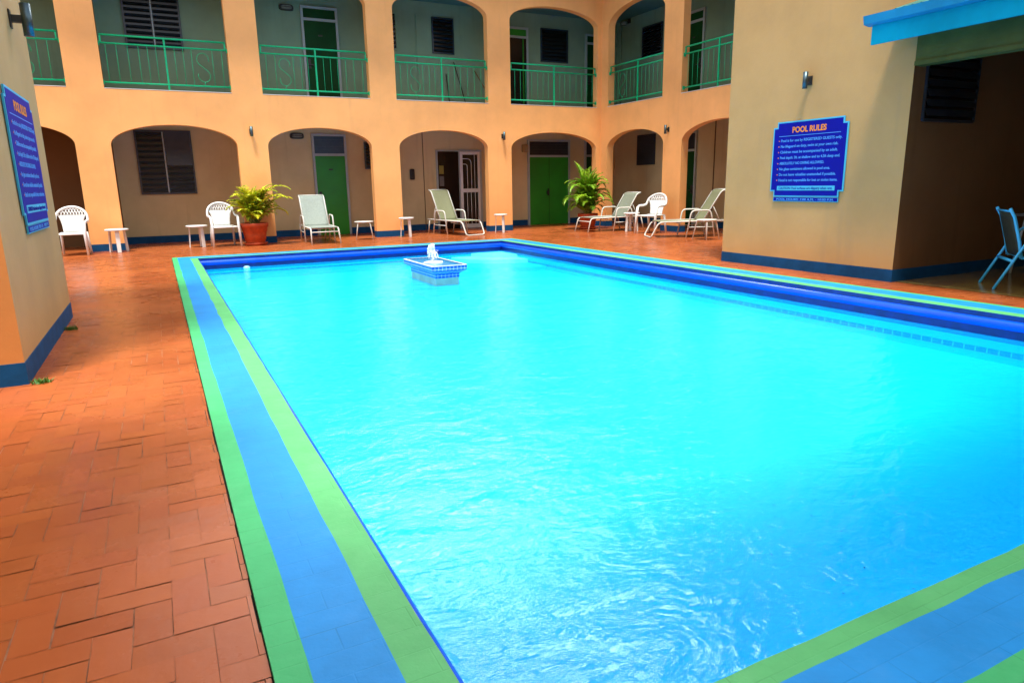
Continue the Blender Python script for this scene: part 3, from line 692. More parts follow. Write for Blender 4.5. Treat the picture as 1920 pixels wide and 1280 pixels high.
# ------------------------------------------------------------------ left corner building
XL, LY0, LY1 = -.87, 5.14, 7.80
LB = empty('corner_building', (-3, 6.5, 0))
def part_of(E, ex):
    def f(b, name, m, **k):
        b.v = [(x-ex[0], y-ex[1], z-ex[2]) for x, y, z in b.v]; return b.build(name, m, E, **k)
    return f
lp = part_of(LB, (-3, 6.5, 0))
b = MB(); b.add([(XL, LY0, 0), (XL, LY1, 0), (XL, LY1, 6.2), (XL, LY0, 6.2)], [(0, 1, 2, 3)], 1)
b.add([(-6, LY0, 0), (XL, LY0, 0), (XL, LY0, 6.2), (-6, LY0, 6.2)], [(0, 1, 2, 3)], 0)
b.add([(-6, LY1, 0), (XL, LY1, 0), (XL, LY1, 6.2), (-6, LY1, 6.2)], [(0, 1, 2, 3)], 0)
b.add([(-6, LY0, 6.2), (XL, LY0, 6.2), (XL, LY1, 6.2), (-6, LY1, 6.2)], [(0, 1, 2, 3)], 0)
lp(b, 'wall', [OCHRE, KHAKI])
b = MB(); b.box(XL, XL+.005, LY0-.005, LY1+.005, 0, .145); b.box(-6, XL, LY0-.005, LY0, 0, .145); b.box(-6, XL, LY1, LY1+.005, 0, .145); lp(b, 'baseboard', NAVY)
b = MB(); b.box(-6.3, XL+.35, LY0-.35, LY1+.35, 6.204, 6.34); lp(b, 'roof', ROOFM)
tag(LB, 'ochre and khaki corner building with blue baseboard at the left edge', 'building')

# ------------------------------------------------------------------ right building with porch
XR, RY0, RY1 = 7.535, 5.02, 7.76
RB = empty('porch_building', (9, 6, 0)); rp = part_of(RB, (9, 6, 0))
b = MB(); XE = 12.6; ZB = 2.375
b.add([(XR, RY0, 0), (XR, RY1, 0), (XR, RY1, 6.2), (XR, RY0, 6.2)], [(0, 1, 2, 3)], 0)
b.add([(XR, RY1, 0), (XC, RY1, 0), (XC, RY1, 6.2), (XR, RY1, 6.2)], [(0, 1, 2, 3)], 0)
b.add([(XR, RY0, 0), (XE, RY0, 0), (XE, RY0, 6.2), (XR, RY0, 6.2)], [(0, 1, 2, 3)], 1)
b.add([(XR, RY0, 6.2), (XE, RY0, 6.2), (XE, RY1, 6.2), (XR, RY1, 6.2)], [(0, 1, 2, 3)], 0)
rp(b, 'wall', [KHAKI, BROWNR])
b = MB(); b.box(XR-.005, XR, RY0-.005, RY1+.004, 0, .145); b.box(XR, XE-.3, RY0-.005, RY0, 0, .145); rp(b, 'baseboard', NAVY)
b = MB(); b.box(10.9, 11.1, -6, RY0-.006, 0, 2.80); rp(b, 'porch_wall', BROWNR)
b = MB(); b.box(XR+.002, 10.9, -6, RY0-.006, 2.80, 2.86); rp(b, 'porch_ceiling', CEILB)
b = MB(); b.box(XR, XR+.16, -6, RY0-.002, ZB, 2.80); b.box(XR-.012, XR, -6, RY0, ZB, ZB+.045); rp(b, 'beam', BEAMSHADE)
b = MB(); b.box(XR, XR+.16, -6, -5.8, 0, ZB); rp(b, 'porch_post', KHAKI)
XF, YF = 7.10, 5.26
b = MB(); b.box(XF, XF+.03, -6, YF, 2.595, 2.785); rp(b, 'fascia', FASC)
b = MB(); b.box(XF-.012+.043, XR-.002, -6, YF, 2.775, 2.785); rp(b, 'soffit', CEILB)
b = MB(); vs = []
for y in (YF+.05, -6): vs += [(XF-.002, y, 2.787), (XF-.075, y, 2.80), (XF-.095, y, 2.885), (XF-.075, y, 2.887), (XF-.06, y, 2.812), (XF+.03, y, 2.812), (XF+.03, y, 2.787)]
n = 7; b.add(vs, [(i, (i+1) % n, n+(i+1) % n, n+i) for i in range(n)]+[tuple(range(n)), tuple(range(n, 2*n))]); rp(b, 'gutter', GUTT)
# corrugated roof sheet rising away from the gutter
b = MB()
def cor(u, v):
    y = YF-.22-(YF+6)*u; x = XF-.05+3.4*v; return (x, y, 2.90+.30*(x-XF)+.018*math.sin(y*2*PI/.09))
b.grid(cor, 1100, 2, smooth=True); rp(b, 'roof_sheet', ROOFM, recalc=False)
def rl(b, name, m, parent):
    b.v = [(x-9, y-6, z) for x, y, z in b.v]; return b.build(name, m, parent)
b = MB(); TP = onB(RY0); b.box(7.76, 8.70, .001, .012, 1.83, 2.70, TP); pw = rl(b, 'window', BLACK, RB)
b = MB()
for (a, c, e, g) in ((7.74, 7.76, 1.81, 2.72), (8.70, 8.72, 1.81, 2.72), (7.76, 8.70, 1.80, 1.83)): b.box(a, c, .001, .03, e, g, TP)
rl(b, 'frame', LOUV, pw)
b = MB()
for i in range(8):
    z_ = 1.86+.105*i; b.add([TP(7.77, .05, z_), TP(8.69, .05, z_), TP(8.69, .014, z_+.08), TP(7.77, .014, z_+.08)], [(0, 1, 2, 3)])
rl(b, 'louvres', LOUV, pw)
b = MB(); b.box(8.722, 8.752, .001, .012, 1.83, 2.6, TP); rl(b, 'trim', mat('green_trim', (.20, .24, .03), .6), RB)
tag(RB, 'khaki building with dark porch and blue roof fascia at the right', 'building')
b = MB(); b.add([(XR+.06, -6, .004), (10.9, -6, .004), (10.9, RY0-.007, .004), (XR+.06, RY0-.007, .004)], [(0, 1, 2, 3)])
tm = mat('glazed_porch_tile', (.30, .20, .05), .16, .2, 4, .3, 9, col2=(.20, .10, .035))
tag(b.build('porch_floor', tm), kind='structure')

# ------------------------------------------------------------------ small things fixed to walls
def wall_lamp(T, u, zc, label, s=1.0):
    p = Vector(T(u, 0, zc)); w = empty('wall_lamp', p)
    def L(u_, d, z_): return tuple(Vector(T(u+u_, d, zc+z_))-p)
    b = MB(); r_ = .031*s; c = L(0, .095*s, 0); b.lathe([(0, -.10*s), (r_*.86, -.10*s), (r_, -.10*s), (r_, .10*s), (r_*.9, .10*s), (r_*.88, .088*s), (0, .088*s)], 20, c); b.build('lamp_tube', METAL, w)
    b = MB(); b.box(-.018*s, .018*s, .002, .075*s, -.02*s, .025*s, L); b.box(-.032*s, .032*s, .001, .012, -.055*s, .055*s, L); b.build('bracket', DARKM, w)
    tag(w, label, 'wall lamp', 'cylindrical steel wall lamps round the courtyard')
wall_lamp(TB, 1.972, 2.375, 'steel cylinder wall lamp on the orange pier above the yellow palm')
wall_lamp(TB, 7.998, 2.37, 'steel cylinder wall lamp on the pier left of the double green door')
wall_lamp(TC, 13.266, 2.38, 'steel cylinder wall lamp on the pier behind the white armchair at right')
wall_lamp(onC(XR), 6.38, 2.40, 'steel cylinder wall lamp above the full pool rules sign on the right wall', 1.0)
wall_lamp(onL(XL), 6.98, 2.535, 'large steel cylinder wall lamp above the sign on the left wall', 1.22)
def bulkhead(z, label):
    p = Vector(BW(3.233, 0, z)); w = empty('bulkhead_light', p)
    def cap(hw, hh, d0, d1, name, m):
        b = MB(); ring = []
        for k in range(24):
            a = 2*PI*k/24; sx, sz = math.cos(a), math.sin(a)
            ring.append((hw*math.copysign(abs(sx)**.5, sx), hh*math.copysign(abs(sz)**.6, sz)))
        vs = [(u, -d0, z_) for u, z_ in ring]+[(u*.9, -d1, z_*.85) for u, z_ in ring]
        b.add(vs, [(k, (k+1) % 24, 24+(k+1) % 24, 24+k) for k in range(24)]+[tuple(range(24, 48))], 0, False); b.build(name, m, w)
    cap(.17, .075, .001, .05, 'housing', DARKM); cap(.125, .045, .05, .085, 'lens', GLASS)
    b = MB(); b.box(-.13, .13, -.092, -.083, -.006, .006); b.build('guard_bar', DARKM, w)
    tag(w, label, 'bulkhead light', 'oval bulkhead lights beside doors')
bulkhead(2.42, 'oval dark bulkhead light beside the ground floor green door')
bulkhead(5.31, 'oval dark bulkhead light beside the upstairs green door')
p = empty('box_lamp', BW(9.53, 0, 2.17))
b = MB(); b.box(-.10, .06, -.13, -.02, -.11, .10); b.build('housing', mat('beige_lamp_box', (.32, .25, .12), .6), p, bevel=.02)
b = MB(); b.box(-.02, .04, -.02, 0, -.05, .05); b.build('bracket', DARKM, p)
tag(p, 'beige box lamp left of the double green door', 'wall light')
p = empty('round_floodlight', CW(17.2, 0, 5.60))
b = MB(); b.lathe([(0, -.05), (.07, -.05), (.085, 0), (.07, .05), (0, .06)], 18, (-.20, 0, 0)); b.build('lamp_head', GLASS, p)
b = MB(); b.tube([(0, 0, .08), (-.12, 0, .07), (-.2, 0, .04)], .02, 8); b.box(-.03, 0, -.05, .05, .02, .14); b.build('bracket', DARKM, p)
b = MB(); b.lathe([(0, -.05), (.05, -.05), (.06, 0), (.05, .05), (0, .05)], 14, (-.16, .14, .02)); b.build('lamp_head', DARKM, p)
tag(p, 'round grey floodlight under the upstairs corridor ceiling in the corner', 'floodlight')
p = empty('wall_dispenser', BW(6.125, 0, 1.48))
b = MB(); b.box(-.065, .065, -.09, 0, -.14, .14); b.build('case', mat('black_plastic', (.008, .009, .014), .35), p, bevel=.03)
b = MB(); b.box(-.03, .03, -.097, -.088, -.10, -.07); b.build('push_bar', DARKM, p)
tag(p, 'small black dispenser box on the wall left of the office door', 'dispenser')
def stick(name, a, c, m, label, cat, r=.012, head=None):
    o = empty(name, c); A = Vector(a)-Vector(c)
    b = MB(); b.tube([(0, 0, .0), tuple(A)], r, 8); b.build('handle', m, o)
    b = MB(); b.box(-.09, .09, -.03, .03, .0, .07); b.build('head', head or DARKM, o)
    tag(o, label, cat)
stick('broom', (7.195, YW-.05, 4.03), (7.235, YW-.16, F2+.01), DARKM, 'short upright black stick of a broom leaning in the upstairs corridor', 'broom', .014)
stick('mop', (7.42, YW-.05, 4.35), (7.72, YW-.2, F2+.01), mat('dark_brown_stick', (.03, .012, .01), .6), 'long slanted dark mop pole leaning on the upstairs wall', 'mop')
stick('mop', (8.02, YW-.05, 4.16), (8.62, YW-.22, F2+.01), WOODST, 'brown wooden pole leaning steeply behind the balcony railing', 'mop')

# ------------------------------------------------------------------ pool rules signs
def text_mesh(txt, size, width=None, align='LEFT', bold=0.0):
    cu = bpy.data.curves.new('t', 'FONT'); cu.body = txt; cu.size = size; cu.align_x = align; cu.offset = bold; cu.resolution_u = 3; cu.extrude = .0008
    o = bpy.data.objects.new('t', cu); C.objects.link(o)
    dg = bpy.context.evaluated_depsgraph_get(); me = bpy.data.meshes.new_from_object(o.evaluated_get(dg))
    bpy.data.objects.remove(o); bpy.data.curves.remove(cu)
    vs = [tuple(v.co) for v in me.vertices]; fs = [tuple(p_.vertices) for p_ in me.polygons]; bpy.data.meshes.remove(me)
    if width:
        x0 = min(v[0] for v in vs); x1 = max(v[0] for v in vs); k = width/(x1-x0)
        vs = [(x0+(v[0]-x0)*k if align == 'LEFT' else v[0]*k, v[1], v[2]) for v in vs]
    return vs, fs
RULES = [('Pool is for use by REGISTERED GUESTS only.', .93), ('No lifeguard on duty, swim at your own risk.', .88), ('Children must be accompanied by an adult.', .88),
         ('Pool depth: 3ft. at shallow end to 4.5ft deep end.', .92), ('ABSOLUTELY NO DIVING ALLOWED.', .70), ('No glass containers allowed in pool area.', .79),
         ('Do not leave valuables unattended if possible.', .88), ('Hotel is not responsible for lost or stolen items.', .91)]
def sign(T, uc, label, flip, sc=1.0):
    """u axis of the text runs to the reader's right; T maps (u,d,z); flip=-1 where the wall's u axis runs to the reader's left"""
    org = Vector(T(uc, 0, 1.4)); s = empty('pool_rules_sign', org)
    def L(x, d, z_): return tuple(Vector(T(uc+flip*x*sc, d, z_))-org)
    W, n_ = .57, .062
    def outline(g):
        w = W-g; i = W-n_-g; zt, zh, zl, zb = 1.930-g, 1.862-g, 1.035+g, .963+g
        return [(-i, zt), (i, zt), (i, zh), (w, zh), (w, zl), (i, zl), (i, zb), (-i, zb), (-i, zl), (-w, zl), (-w, zh), (-i, zh)]
    def plate(pts, d0, d1, name, m, bb=None):
        b = bb or MB(); n = len(pts)
        b.add([L(x, d0, z_) for x, z_ in pts]+[L(x, d1, z_) for x, z_ in pts], [tuple(range(n, 2*n))]+[(k, (k+1) % n, n+(k+1) % n, n+k) for k in range(n)])
        return b.build(name, m, s) if name else b
    plate(outline(0), .006, .02, 'border', SIGNL)
    plate(outline(.018), .02, .0225, 'panel', SIGNB)
    b = plate([(-.508, .903), (.508, .903), (.508, .958), (-.508, .958)], .006, .018, None, None)
    b.build('hours_border', SIGNL, s)
    plate([(-.5, .911), (.5, .911), (.5, .955), (-.5, .955)], .018, .0205, 'hours_panel', SIGNB)
    plate([(-.45, 1.047), (.45, 1.047), (.45, 1.105), (-.45, 1.105)], .0225, .0245, 'caution_panel', SIGNL)
    plate([(-.47, 1.742), (.47, 1.742), (.47, 1.748), (-.47, 1.748)], .0225, .0245, 'rule_line', SIGNT)
    def put(txt, x, z_, size, w, d, m, name, align='LEFT', bold=0, bb=None):
        vs, fs = text_mesh(txt, size, w, align, bold); b = bb or MB(); b.add([L(x+v[0], d+v[2], z_+v[1]) for v in vs], fs)
        return b if name is None else b.build(name, m, s)
    put('POOL RULES', 0, 1.785, .098, .52, .0236, SIGNO, 'heading', 'CENTER', .003)
    b = MB(); bb = MB()
    for k, (t, w) in enumerate(RULES):
        z_ = 1.672-k*.0725; b = put(t, -.435, z_, .047, w, .0236, None, None, bold=.0006, bb=b)
        c = (-.462, z_+.014); bb.add([L(c[0]+.008*math.cos(a), .0245, c[1]+.008*math.sin(a)) for a in [2*PI*q/8 for q in range(8)]], [tuple(range(8))])
    b.build('rules_text', SIGNT, s); bb.build('bullets', SIGNO, s)
    put('CAUTION: Pool surfaces are slippery when wet.', 0, 1.062, .044, .84, .0256, SIGNB, 'caution_text', 'CENTER', .0006)
    put('POOL HOURS: 7:00 A.M. - 10:00 P.M.', 0, .919, .038, .90, .0216, SIGNT, 'hours_text', 'CENTER', .0004)
    tag(s, label, 'sign', 'blue pool rules signs')
sign(onC(XR), 6.325, 'blue POOL RULES sign facing the pool on the right khaki wall', -1)
sign(onL(XL), 6.57, 'blue POOL RULES sign seen at a slant on the left khaki wall', 1, 1.07)

# ------------------------------------------------------------------ furniture
def resin_chair():
    ch = empty('resin_chair')
    # local: x across, faces -y, back at +y
    def back(u, z_):            # point on the back shell: u -1..1, z height
        lean = .20+(z_-.42)*.26; return Vector((u, lean-.08*(u/.27)**2, z_))
    # solid centre panel
    b = MB(); b.grid(lambda i, j: tuple(back((i*2-1)*(.165+.06*j*j), .42+j*.325)), 8, 6); b.build('back_panel', RESIN, ch, thick=.008)
    # rounded outer hoop running down into the arms
    hoop = []
    for k in range(25):
        a = PI*k/24; hoop.append(tuple(back(-.265*math.cos(a), .70+.20*math.sin(a))))
    left = [(-.265, -.19, .60), (-.285, -.10, .635), (-.285, .06, .635), (-.272, .16, .655)]; right = [(-x, y, z_) for x, y, z_ in reversed(left)]
    b = MB(); b.tube(left+hoop+right, .023, 8, flat=1.25); b.build('hoop', RESIN, ch)
    # lattice between panel and hoop
    b = MB()
    for k in range(-6, 7):
        for sgn in (-1, 1):
            pts = []
            for t in range(7):
                q = t/6; u = (k*.05)+sgn*.085*(q-.5); z_ = .74+q*.18
                lim = .70+.20*math.sqrt(max(0, 1-(u/.265)**2))
                if z_ < lim: pts.append(tuple(back(u, z_)))
            if len(pts) > 1: b.tube(pts, .0095, 5)
    b.build('lattice', RESIN, ch); b = MB()
    for k in range(-5, 5):
        for sgn in (-1, 1):
            x0_ = k*.03+.015; b.tube([tuple(back(x0_-.015*sgn, .435)+Vector((0, -.006, 0))), tuple(back(x0_+.015*sgn, .475)+Vector((0, -.006, 0)))], .004, 4)
    b.build('lower_lattice', RESIN, ch)
    b = MB(); b.grid(lambda i, j: ((i*2-1)*(.235-.02*j), -.24+j*.44, .425-.025*math.sin(j*PI)*.8-.012*math.cos((i-.5)*PI)-.01*(1 if j == 0 else 0)), 10, 10); b.build('seat', RESIN, ch, thick=.016)
    for sx in (-1, 1):
        b = MB(); b.tube([(sx*.275, -.265, 0), (sx*.262, -.235, .42), (sx*.268, -.185, .61)], [.021, .029, .024], 8, flat=1.5); b.build('leg', RESIN, ch)
        b = MB(); b.tube([(sx*.235, .27, 0), (sx*.215, .19, .42)], [.019, .026], 8, flat=1.4); b.build('leg', RESIN, ch)
    b = MB()
    for sx in (-1, 1): b.tube([(sx*.225, -.22, .41), (sx*.20, .18, .41)], .014, 6)
    b.tube([(-.235, -.235, .405), (.235, -.235, .405)], .016, 6); b.build('seat_rim', RESIN, ch)
    return ch
def place(o, x, y, rz, label, cat, group, first):
    t = o if first else copy_tree(o)
    t.location = (x, y, .002); t.rotation_euler = (0, 0, rz); tag(t, label, cat, group); return t
G1 = 'white resin armchairs on the pool deck'
ch = resin_chair()
place(ch, -1.52, 15.50, R(-6), 'white resin armchair beside the sign wall at far left', 'armchair', G1, True)
place(ch, 1.20, 15.80, R(5), 'white resin armchair between small table and potted yellow palm', 'armchair', G1, False)
place(ch, 10.35, 13.0, R(-72), 'white resin armchair seen from the side between two loungers', 'armchair', G1, False)

def resin_table(dia=.42, h=.455):
    t = empty('side_table')
    b = MB(); r_ = dia/2; b.lathe([(0, h-.004), (r_-.02, h), (r_-.004, h-.002), (r_, h-.012), (r_, h-.032), (r_-.008, h-.034), (0, h-.018)], 36); b.build('tabletop', RESIN, t)
    for k in range(3):
        a = R(-95+120*k); ca, sa = math.cos(a), math.sin(a); b = MB()
        def P(rr, w, z_): return (rr*ca-w*sa, rr*sa+w*ca, z_)
        R0, R1 = r_*.72, r_*.86; w0, w1 = .028, .034
        vs = [P(R1, -w1, 0), P(R1, w1, 0), P(R1-.018, w1, 0), P(R1-.018, -w1, 0), P(R0, -w0-.01, h-.02), P(R0, w0+.01, h-.02), P(R0-.018, w0, h-.02), P(R0-.018, -w0, h-.02)]
        b.add(vs, [(0,1,2,3),(4,5,6,7),(0,1,5,4),(1,2,6,5),(2,3,7,6),(3,0,4,7)]); b.build('leg', RESIN, t)
    return t
G2 = 'round white resin side tables'
rt = resin_table()
place(rt, -.78, 15.72, R(8), 'round white side table in front of the pier at far left', 'side table', G2, True)
place(rt, .68, 15.93, R(40), 'round white side table just left of the middle armchair', 'side table', G2, False)
place(rt, 5.24, 15.78, R(20), 'round white side table between the splayed-leg table and the middle lounger', 'side table', G2, False).scale = (.86, .86, 1)
place(rt, 7.66, 15.60, R(5), 'round white side table against the pier right of the middle lounger', 'side table', G2, False).scale = (.80, .80, 1)
place(rt, 10.33, 13.75, R(40), 'round white side table half hidden between the two right loungers', 'side table', G2, False).scale = (.95, .95, 1)
def metal_table():
    t = empty('splayed_table'); h = .415
    b = MB(); b.lathe([(0, h-.002), (.19, h), (.21, h-.003), (.218, h-.012), (.21, h-.024), (.19, h-.026), (0, h-.012)], 36); b.build('tabletop', ALU, t)
    for k in range(4):
        a = R(20+90*k); b = MB(); c, s_ = math.cos(a), math.sin(a)
        b.tube(smooth_path([(.10*c, .10*s_, h-.03), (.19*c, .19*s_, h-.035), (.27*c, .27*s_, 0)], .06), .0125, 8); b.build('leg', ALU, t)
    return t
G3 = 'round white metal tables with splayed legs'
mt = metal_table()
place(mt, 4.17, 15.62, R(10), 'round white table on splayed tube legs by the green door', 'side table', G3, True)
place(mt, 10.02, 10.80, R(30), 'round white table on splayed tube legs beside the right wall corner', 'side table', G3, False)

def lounger(sled, sling, back=50, w=.31, bl=.74, name='sun_lounger'):
    """local: x across, y from foot (0) to head"""
    l_ = empty(name); zs = .335; hy = .98; ba = R(back)
    top = (hy+bl*math.cos(ba), zs+bl*math.sin(ba))
    b = MB()
    for sx in (-1, 1):
        x = sx*w
        b.tube([(x, .06, zs), (x, hy+.55, zs+.015)], .015, 8)
        b.tube(smooth_path([(x*.94, hy, zs+.01), (x*.94, top[0], top[1]), (x*.94, top[0]+.10, top[1]+.03)], .12), .015, 8)
    b.tube([(-w, .5, zs-.035), (w, .5, zs-.035)], .011, 6)
    b.tube([(-w, hy, zs), (w, hy, zs)], .011, 6); b.tube([(-w, hy+.55, zs+.015), (w, hy+.55, zs+.015)], .011, 6)
    b.tube([(-w*.94, top[0]+.10, top[1]+.03), (w*.94, top[0]+.10, top[1]+.03)], .015, 8)
    b.build('frame', ALU, l_)
    if sled:
        b = MB(); b.tube(smooth_path([(-w, .14, zs), (-w, .02, zs-.03), (-w, -.13, .014), (w, -.13, .014), (w, .02, zs-.03), (w, .14, zs)], .07), .016, 8); b.build('sled_foot', ALU, l_)
    else:
        for sx in (-1, 1):
            b = MB(); b.tube(smooth_path([(sx*w, .12, zs), (sx*w, 0, zs-.01), (sx*(w+.015), -.09, 0)], .06), .0155, 8); b.build('leg', ALU, l_)
        b = MB(); b.tube([(-w, -.02, zs-.08), (w, -.02, zs-.08)], .012, 6); b.build('crossbar', ALU, l_)
    for sx in (-1, 1):                       # arm hoop = front leg + armrest + rear leg
        x = sx*(w+.03)
        b = MB(); b.tube(smooth_path([(x, .62, 0), (x, .72, .57), (x, 1.13, .575), (x, 1.24, .0)], .09, 5), .0155, 8); b.build('arm', ALU, l_)
        b = MB(); b.tube([(x, 1.19, .22), (x, .665, .22)], .010, 6); b.build('side_rail', ALU, l_)
        b = MB(); b.tube([(sx*w, 1.44, zs), (sx*(w-.02), 1.55, 0)], .0145, 8); b.build('leg', ALU, l_)
    b = MB(); b.tube([(-w*.9, hy+.38, zs), (-w*.9, hy+.40*math.cos(ba), zs+.40*math.sin(ba))], .009, 6); b.tube([(w*.9, hy+.38, zs), (w*.9, hy+.40*math.cos(ba), zs+.40*math.sin(ba))], .009, 6)
    b.build('back_support', ALU, l_)
    b = MB(); b.grid(lambda i, j: ((i*2-1)*(w-.008), .03+j*(hy-.03), zs+.012-.022*math.sin(i*PI)*math.sin(j*PI)), 8, 12); b.build('seat_sling', sling, l_, thick=.004)
    def bk(i, j):
        s_ = j*(bl+.09); y = hy+s_*math.cos(ba); z_ = zs+.012+s_*math.sin(ba)
        if s_ > bl: y = top[0]+(s_-bl)*1.0; z_ = top[1]+.012+(s_-bl)*.3
        return ((i*2-1)*(w*.94-.006), y+.02*math.sin(i*PI)*math.sin(min(j, 1)*PI), z_-.012*math.sin(i*PI))
    b = MB(); b.grid(bk, 8, 16); b.build('back_sling', sling, l_, thick=.004)
    return l_
G4 = 'white framed sling sun loungers'
def pl(o, x, y, dx, dy, label):            # (dx,dy) = direction foot -> head
    o.location = (x, y, .003); o.rotation_euler = (0, 0, math.atan2(-dx, dy)); tag(o, label, 'sun lounger', G4)
pl(lounger(False, SLINGW, 58, .29, .76), 3.13, 14.93, .03, 1, 'pale sun lounger with straight legs in front of the single green door')
pl(lounger(True, SLING, 62, .27, .80), 6.66, 15.12, -.22, 1, 'beige sling lounger with sled foot in front of the office door')
pl(lounger(False, mat('grey_green_sling_mesh', (.22, .25, .19), .7, .15, 30, .3, 400), 58, .31, .66), 9.36, 14.36, 1, -.06, 'low lounger with straight legs in front of the green potted palm')
pl(lounger(True, SLING, 59, .33, .74), 9.62, 12.0, .90, -.43, 'beige sled-foot lounger nearest the right wall')

def porch_chair():
    c = empty('porch_chair'); w = .27
    # local: faces -y, back at +y
    for sx in (-1, 1):
        b = MB(); b.tube([(sx*w, .30, 0), (sx*w, .06, .50), (sx*w, .01, .58), (sx*w, -.07, .635), (sx*w, -.32, .655)], .0145, 8); b.build('rear_leg', BLUECH, c)
        b = MB(); b.tube(smooth_path([(sx*w, -.30, .655), (sx*w, -.36, .60), (sx*w, -.40, 0)], .07), .0145, 8); b.build('leg', BLUECH, c)
        b = MB(); b.tube([(sx*(w-.035), .08, .33), (sx*(w-.035), .115, .50), (sx*(w-.035), .19, .76), (sx*(w-.035), .24, .85)], .017, 8); b.build('back_post', BLUECH, c)
    b = MB()
    for y, z_ in ((.228, .82), (.085, .345)): b.tube([(-w+.03, y, z_), (w-.03, y, z_)], .011, 6)
    b.tube([(-w, .155, .30), (w, .155, .30)], .017, 8)
    for sx in (-1, 1): b.tube([(sx*(w-.035), .08, .33), (sx*(w-.035), -.38, .42)], .014, 8)
    b.tube([(-w+.03, -.38, .42), (w-.03, -.38, .42)], .012, 6); b.build('frame', BLUECH, c)
    b = MB(); b.grid(lambda i, j: ((i*2-1)*(w-.05), .085+.135*j+.02*math.sin(i*PI), .35+.46*j), 6, 8); b.build('back_sling', SLINGD, c, thick=.004)
    b = MB(); b.grid(lambda i, j: ((i*2-1)*(w-.05), .08-.46*j, .345+.07*j-.02*math.sin(i*PI)), 6, 6); b.build('seat_sling', SLINGD, c, thick=.004)
    return c
pc = porch_chair(); pc.location = (8.30, 4.06, .005); pc.rotation_euler = (0, 0, math.atan2(.67, .74))
tag(pc, 'light blue armchair with dark sling under the porch at right', 'chair')
pt = empty('porch_table', (9.75, 4.35, .005))
b = MB(); b.box(-.40, .40, -.40, .40, .70, .73); b.build('tabletop', mat('grey_table_top', (.10, .10, .10), .4), pt)
for sx in (-1, 1):
    for sy in (-1, 1):
        b = MB(); b.tube([(sx*.3, sy*.3, .70), (sx*.36, sy*.36, 0)], .015, 8); b.build('leg', FRAME, pt)
tag(pt, 'dark square table with grey legs behind the blue porch chair', 'table')

# ------------------------------------------------------------------ potted palms
def palm(loc, leaf, seed, n, L0, hmax, label, pot_h=.47, pot_r=.285, spec=(), bend=1.0, cane=.34):
    rnd = random.Random(seed); o = empty('potted_palm', loc)
    b = MB(); h = pot_h; r_ = pot_r
    b.lathe([(0, .03), (r_*.66, .03), (r_*.70, .08), (r_*.72, .11), (r_*.76, .12), (r_*.80, .22), (r_*.86, h*.62), (r_*.88, h*.63), (r_*.93, h*.80), (r_*.96, h*.81), (r_*1.0, h*.82), (r_*1.02, h*.97), (r_, h), (r_*.93, h), (r_*.91, h-.05)], 40)
    b.build('pot', TERRA, o)
    b = MB(); b.lathe([(0, 0), (r_*.78, 0), (r_*.86, .05), (r_*.84, .055), (r_*.74, .025), (0, .025)], 36); b.build('saucer', TERRA, o)
    b = MB(); b.lathe([(0, h-.045), (r_*.5, h-.04), (r_*.915, h-.055)], 24); b.build('soil', SOIL, o)
    fr = [(rnd.uniform(0, 2*PI), rnd.uniform(.0, 1.0), rnd.uniform(.6, 1.05)*L0) for _ in range(n)]+list(spec)
    bs = MB(); bl = MB()
    for az, lean, L in fr:
        base = Vector((rnd.uniform(-.09, .09), rnd.uniform(-.09, .09), h-.05+rnd.random()**1.5*cane)); dirh = Vector((math.cos(az), math.sin(az), 0))
        el = R(90-34*lean); pts = []; p = base.copy(); N = 22; ang = el
        for k in range(N+1):
            pts.append(p.copy()); t = k/N
            p = p+(dirh*math.cos(ang)+Vector((0, 0, math.sin(ang))))*(L/N); ang -= R((1.2+4.6*lean)*(0.3+1.6*t*t)*bend)
        bs.tube(pts, [.007*(1-.8*k/N)+.001 for k in range(N+1)], 5)
        side = dirh.cross(Vector((0, 0, 1))).normalized()
        for k in range(5, N+1):
            t = k/N; Lf = (.27*math.sin(PI*min(1, .18+t*.80)))**1.0*(L/.9)*rnd.uniform(.85, 1.12); tg = (pts[min(k+1, N)]-pts[max(k-1, 0)]).normalized()
            nrm = side.cross(tg).normalized()
            for sg in (-1, 1):
                for rep in (0, .33, .66):
                    if k+rep > N: continue
                    q = pts[k].lerp(pts[min(k+1, N)], rep)
                    d = (side*sg*(1-.25*t)+tg*(.55+.5*t)+nrm*rnd.uniform(.05, .35)).normalized()
                    m1 = q+d*Lf*.5+Vector((0, 0, -.02)); tip = q+d*Lf*.93+Vector((0, 0, -Lf*rnd.uniform(.22, .42)))
                    wv = (d.cross(Vector((0, 0, 1)))).normalized()*.0095+Vector((0, 0, rnd.uniform(-.003, .003)))
                    bl.add([q-wv*.35, q+wv*.35, m1+wv, m1-wv, tip], [(0, 1, 2, 3), (3, 2, 4)])
    bs.build('stems', STEM, o); bl.build('foliage', leaf, o, recalc=False)
    tag(o, label, 'potted palm', 'palms in terracotta pots'); return o
A = lambda d: R(d)
palm((1.80, 15.68, .002), LEAFY, 5, 120, .70, 1.2, 'yellowish palm in a terracotta pot right of the middle armchair', .47, .285, bend=1.3, cane=.40,
     spec=[(A(-15), .75, 1.1), (A(5), .7, 1.05), (A(-30), .8, 1.0), (A(-40), .7, .9), (A(10), 1.0, .85)])
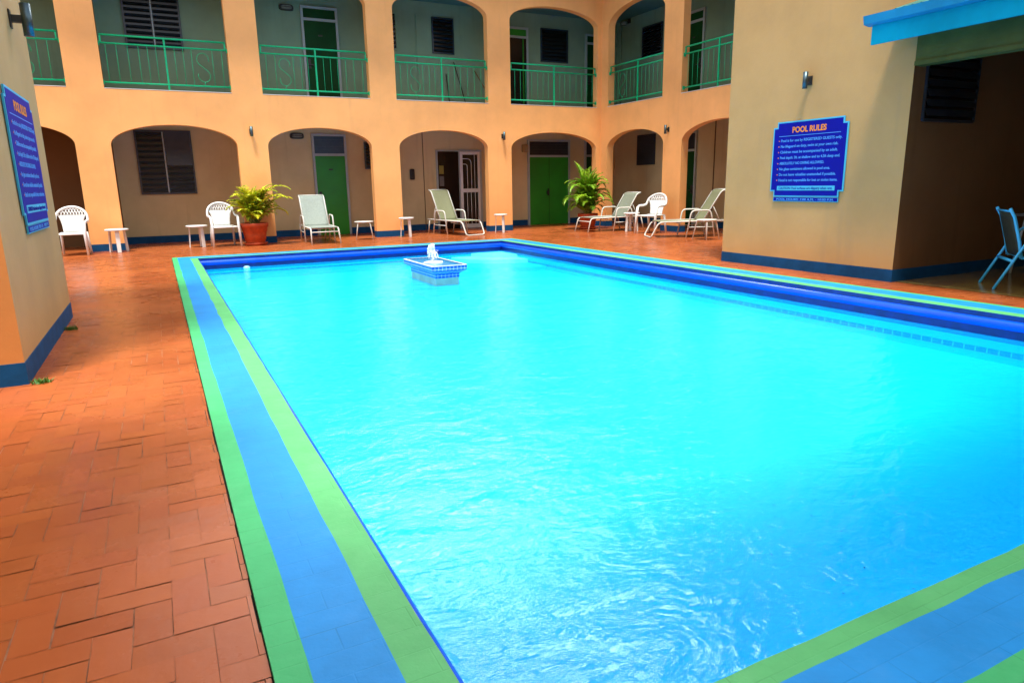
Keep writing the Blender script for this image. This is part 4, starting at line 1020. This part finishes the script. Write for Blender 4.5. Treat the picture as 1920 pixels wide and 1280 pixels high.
palm((10.02, 15.22, .002), LEAFG, 9, 125, .80, 1.4, 'taller green palm in a terracotta pot in the courtyard corner', .40, .26, cane=.62, bend=1.5,
     spec=[(A(185), 1.0, .95), (A(200), .95, .9), (A(170), .9, .85), (A(0), .9, .85), (A(90), .2, .9), (A(-60), .3, .85), (A(120), .12, .95), (A(-120), .25, .9), (A(215), .9, .9)])

# ------------------------------------------------------------------ weeds and litter
def weed(loc, n, r_, h, label, seed):
    rnd = random.Random(seed); b = MB()
    for k in range(n):
        a = rnd.uniform(0, 2*PI); d = rnd.uniform(0, r_); x, y = d*math.cos(a), d*math.sin(a)*.5; hh = h*rnd.uniform(.4, 1); dx, dy = rnd.uniform(-.02, .02), rnd.uniform(-.02, .02); w = .004
        b.add([(x-w, y, 0), (x+w, y, 0), (x+dx+w*.8, y+dy, hh*.6), (x+dx-w*.8, y+dy, hh*.6), (x+dx*1.8, y+dy*1.8, hh)], [(0, 1, 2, 3), (3, 2, 4)])
    o = b.build('weed_tuft', WEED, recalc=False); o.location = loc; tag(o, label, 'weed', 'weeds growing at the left building')
weed((-.80, 5.13, 0), 60, .06, .04, 'larger green weed tuft at the near corner of the left building', 1)
weed((-.82, 7.05, 0), 40, .06, .05, 'small dark weed halfway along the left baseboard', 2)
b = MB()
b.add([(0, 0, .003), (.05, .02, .012), (.10, 0, .01), (.05, -.025, .006)], [(0, 1, 2, 3)]); b.add([(.08, .02, .003), (.14, .05, .02), (.17, .03, .012), (.12, 0, .005)], [(0, 1, 2, 3)])
o = b.build('fallen_leaf', WEED, recalc=False); o.location = (5.02, 15.82, .001); tag(o, 'green and yellow leaves lying at the foot of the pier', 'leaf')
rnd = random.Random(21)
b = MB()
for k in range(46):
    x = rnd.gauss(2.15, .35); y = rnd.gauss(1.75, .30)
    if not (PX0+.1 < x < PX1-.1 and PY0+.06 < y < 4): continue
    a = rnd.uniform(0, PI); s_ = rnd.uniform(.002, .007); c, s2 = math.cos(a)*s_, math.sin(a)*s_
    b.add([(x-c, y-s2, 0), (x+s2*.4, y-c*.4, 0), (x+c, y+s2, 0), (x-s2*.4, y+c*.4, 0)], [(0, 1, 2, 3)])
o = b.build('pool_litter', DEBRIS, recalc=False); o.location = (0, 0, -.185); tag(o, 'dark specks of leaf litter in the water at the near edge of the pool', 'litter', kind='stuff')
